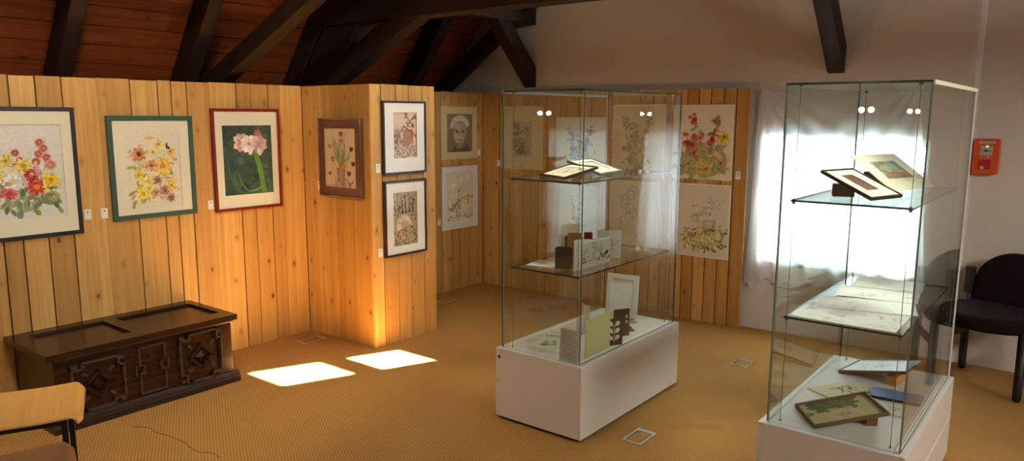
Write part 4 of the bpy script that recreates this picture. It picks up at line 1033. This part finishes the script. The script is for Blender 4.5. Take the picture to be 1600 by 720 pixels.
plate('display_plate',.038,.115,.104,.172,.002,M_gray)
bm=bmesh.new(); add_box(bm,(.06,-.0578,.138),(.08,-.0571,.152)); add_cyl(bm,(.05,-.0571,.145),(.05,-.0578,.145),.004,n=12); add_cyl(bm,(.09,-.0571,.145),(.09,-.0578,.145),.004,n=12); obj('icons',bm,M_darkicon,al)
bm=bmesh.new(); add_cyl(bm,(.074,-.055,.172),(.074,-.061,.172),.004,n=14); obj('indicator_light',bm,M_led,al)
plate('red_cover',.04,.03,.1,.088,.006,M_redb)
bm=bmesh.new(); add_cyl(bm,(.056,-.0612,.04),(.056,-.07,.04),.011,n=20); obj('push_button',bm,M_gray,al)
for x in (.045,.082):
    bm=bmesh.new(); add_cyl(bm,(x,-.0551,.102),(x,-.058,.102),.005,n=12); obj('key_switch',bm,M_gray,al)

# ------------------------------------------------------------------ floor boxes and the loose thread
def floor_box(label,x0,y0,w=.108,h=.178,rot=0,wide=1):
    t=thing('floor_socket',label,'floor socket',Rz(x0,y0,0,rot),'floor sockets with metal rims')
    bm=bmesh.new(); b=.013
    add_ring(bm,w,h,b,b if wide>0 else .03,w-b,h-(.03 if wide>0 else b),0,.004); obj('rim',bm,M_alu,t,bevel=.001)
    bm=bmesh.new(); add_box(bm,(b,b,.0005),(w-b,h-b,.001)); obj('gap',bm,M_base,t)
    bm=bmesh.new(); add_box(bm,(b+.006,b+.006,.001),(w-b-.006,h-.036,.003)); obj('carpet_inset',bm,M_floor,t)
floor_box('metal rimmed floor socket in front of the left case, nearest the camera',-1.757,3.132)
floor_box('metal rimmed floor socket between the two glass cases',-1.785,4.583,.109,.163)
floor_box('metal rimmed floor socket in the corner right of the chest',-4.40,3.122,.1,.19)
floor_box('metal rimmed floor socket in the alcove behind the pillar',-4.44,4.572,.108,.19)
bm=bmesh.new()
tp=[(-3.809,1.692),(-3.765,1.722),(-3.728,1.736),(-3.66,1.728),(-3.55,1.75),(-3.419,1.757),(-3.35,1.745),(-3.276,1.744),(-3.23,1.772),(-3.197,1.78),(-3.138,1.775)]
tube(bm,[(x,y,.0013) for x,y in tp],.0013,n=6); tag(obj('loose_thread',bm,M_thread),'dark loose thread lying on the carpet in front of the oak chest','thread')

# ------------------------------------------------------------------ light
def light(name,typ,loc,energy,col=(1,1,1),size=.1,target=None,spot=None,blend=.5):
    d=bpy.data.lights.new(name,typ); d.energy=energy; d.color=col
    if typ=='SUN': d.angle=math.radians(.53)
    elif typ=='AREA': d.size=size
    else: d.shadow_soft_size=size
    if spot: d.spot_size=math.radians(spot); d.spot_blend=blend
    o=bpy.data.objects.new(name,d); C.objects.link(o); o.location=loc
    if target is not None:
        o.rotation_euler=(Vector(target)-Vector(loc)).to_track_quat('-Z','Y').to_euler()
    return o
te=1.15; hd=Vector((-.16,-.38,0)).normalized(); sd=(hd+Vector((0,0,-te))).normalized()
light('sun','SUN',(0,8,8),260,(1,.95,.86),target=Vector((0,8,8))+sd)
WARM=(1,.86,.64)
light('track_fill_spot','SPOT',(-1.5,4.3,2.8),120,WARM,.12,(-4.5,2.5,.5),80,.6)
light('track_fill_spot','SPOT',(-2.2,1.0,2.95),120,WARM,.12,(-4.4,2.4,.9),80,.7)
light('track_fill_spot','SPOT',(-1.2,1.8,3.0),22,WARM,.12,(-2.2,5.4,1.2),70,.7)
WARM=(1,.92,.78)
light('track_fill_spot','SPOT',(-2.12,3.33,2.62),110,WARM,.2,(-2.15,3.47,.4),40,.6)
light('track_fill_spot','SPOT',(-2.9,1.5,2.9),75,(1,.87,.66),.15,(-2.8,1.7,0),80,.8)  # extra fill spot added to brighten the open floor from above
light('track_fill_spot','SPOT',(-1.05,3.5,2.62),90,WARM,.2,(-.74,3.4,.5),42,.6)
light('track_fill_spot','SPOT',(-.5,3.1,2.62),90,WARM,.2,(-.72,3.42,.5),40,.6)
light('room_fill','AREA',(1.2,-1.2,3.0),22,(1,.93,.84),1.5,(-2.5,3.0,.6))
o=light('side_fill','AREA',(3.29,2.3,2.66),115,(1,.97,.92),1.2,(-4,3.0,1.3)); o.data.shape='RECTANGLE'; o.data.size=1.8; o.data.size_y=.6  # added area fill from the right, in front of the closed opening
for x in (-4.34,-4.24): light('wall_lamp','POINT',(x,0.0,1.625),2,WARM,.02)
for x in (-1.74,-1.66): light('wall_lamp','POINT',(x,-1.5,1.663),3,WARM,.025)

wd=bpy.data.worlds.new('World'); bpy.context.scene.world=wd; wd.use_nodes=True
bg=wd.node_tree.nodes['Background']; bg.inputs[0].default_value=(.74,.88,1,1); bg.inputs[1].default_value=24

# ------------------------------------------------------------------ camera
f,pi_,ya,ro,cy=1171.8945,math.radians(8.91548),math.radians(-38.10301),math.radians(.20016),364.4213
fwd=Vector((math.sin(ya)*math.cos(pi_),math.cos(ya)*math.cos(pi_),-math.sin(pi_))); rt=Vector((math.cos(ya),-math.sin(ya),0)); up=rt.cross(fwd)
r2=rt*math.cos(ro)+up*math.sin(ro); u2=-rt*math.sin(ro)+up*math.cos(ro)
cd=bpy.data.cameras.new('camera'); co=bpy.data.objects.new('camera',cd); C.objects.link(co)
co.matrix_world=Matrix(((r2.x,u2.x,-fwd.x,0),(r2.y,u2.y,-fwd.y,0),(r2.z,u2.z,-fwd.z,1.6),(0,0,0,1)))
cd.sensor_width=36; cd.sensor_fit='HORIZONTAL'; cd.lens=f*36/1600; cd.shift_y=(cy-360)/1600; cd.clip_start=.05
sc=bpy.context.scene; sc.camera=co
sc.view_settings.view_transform='Standard'; sc.view_settings.look='None'; sc.view_settings.exposure=.1; sc.view_settings.gamma=1; sc.view_settings.use_curve_mapping=False
cy_=sc.cycles; cy_.max_bounces=12; cy_.transparent_max_bounces=40; cy_.diffuse_bounces=5; cy_.glossy_bounces=4; cy_.transmission_bounces=12; cy_.sample_clamp_indirect=8; cy_.caustics_reflective=False; cy_.caustics_refractive=False
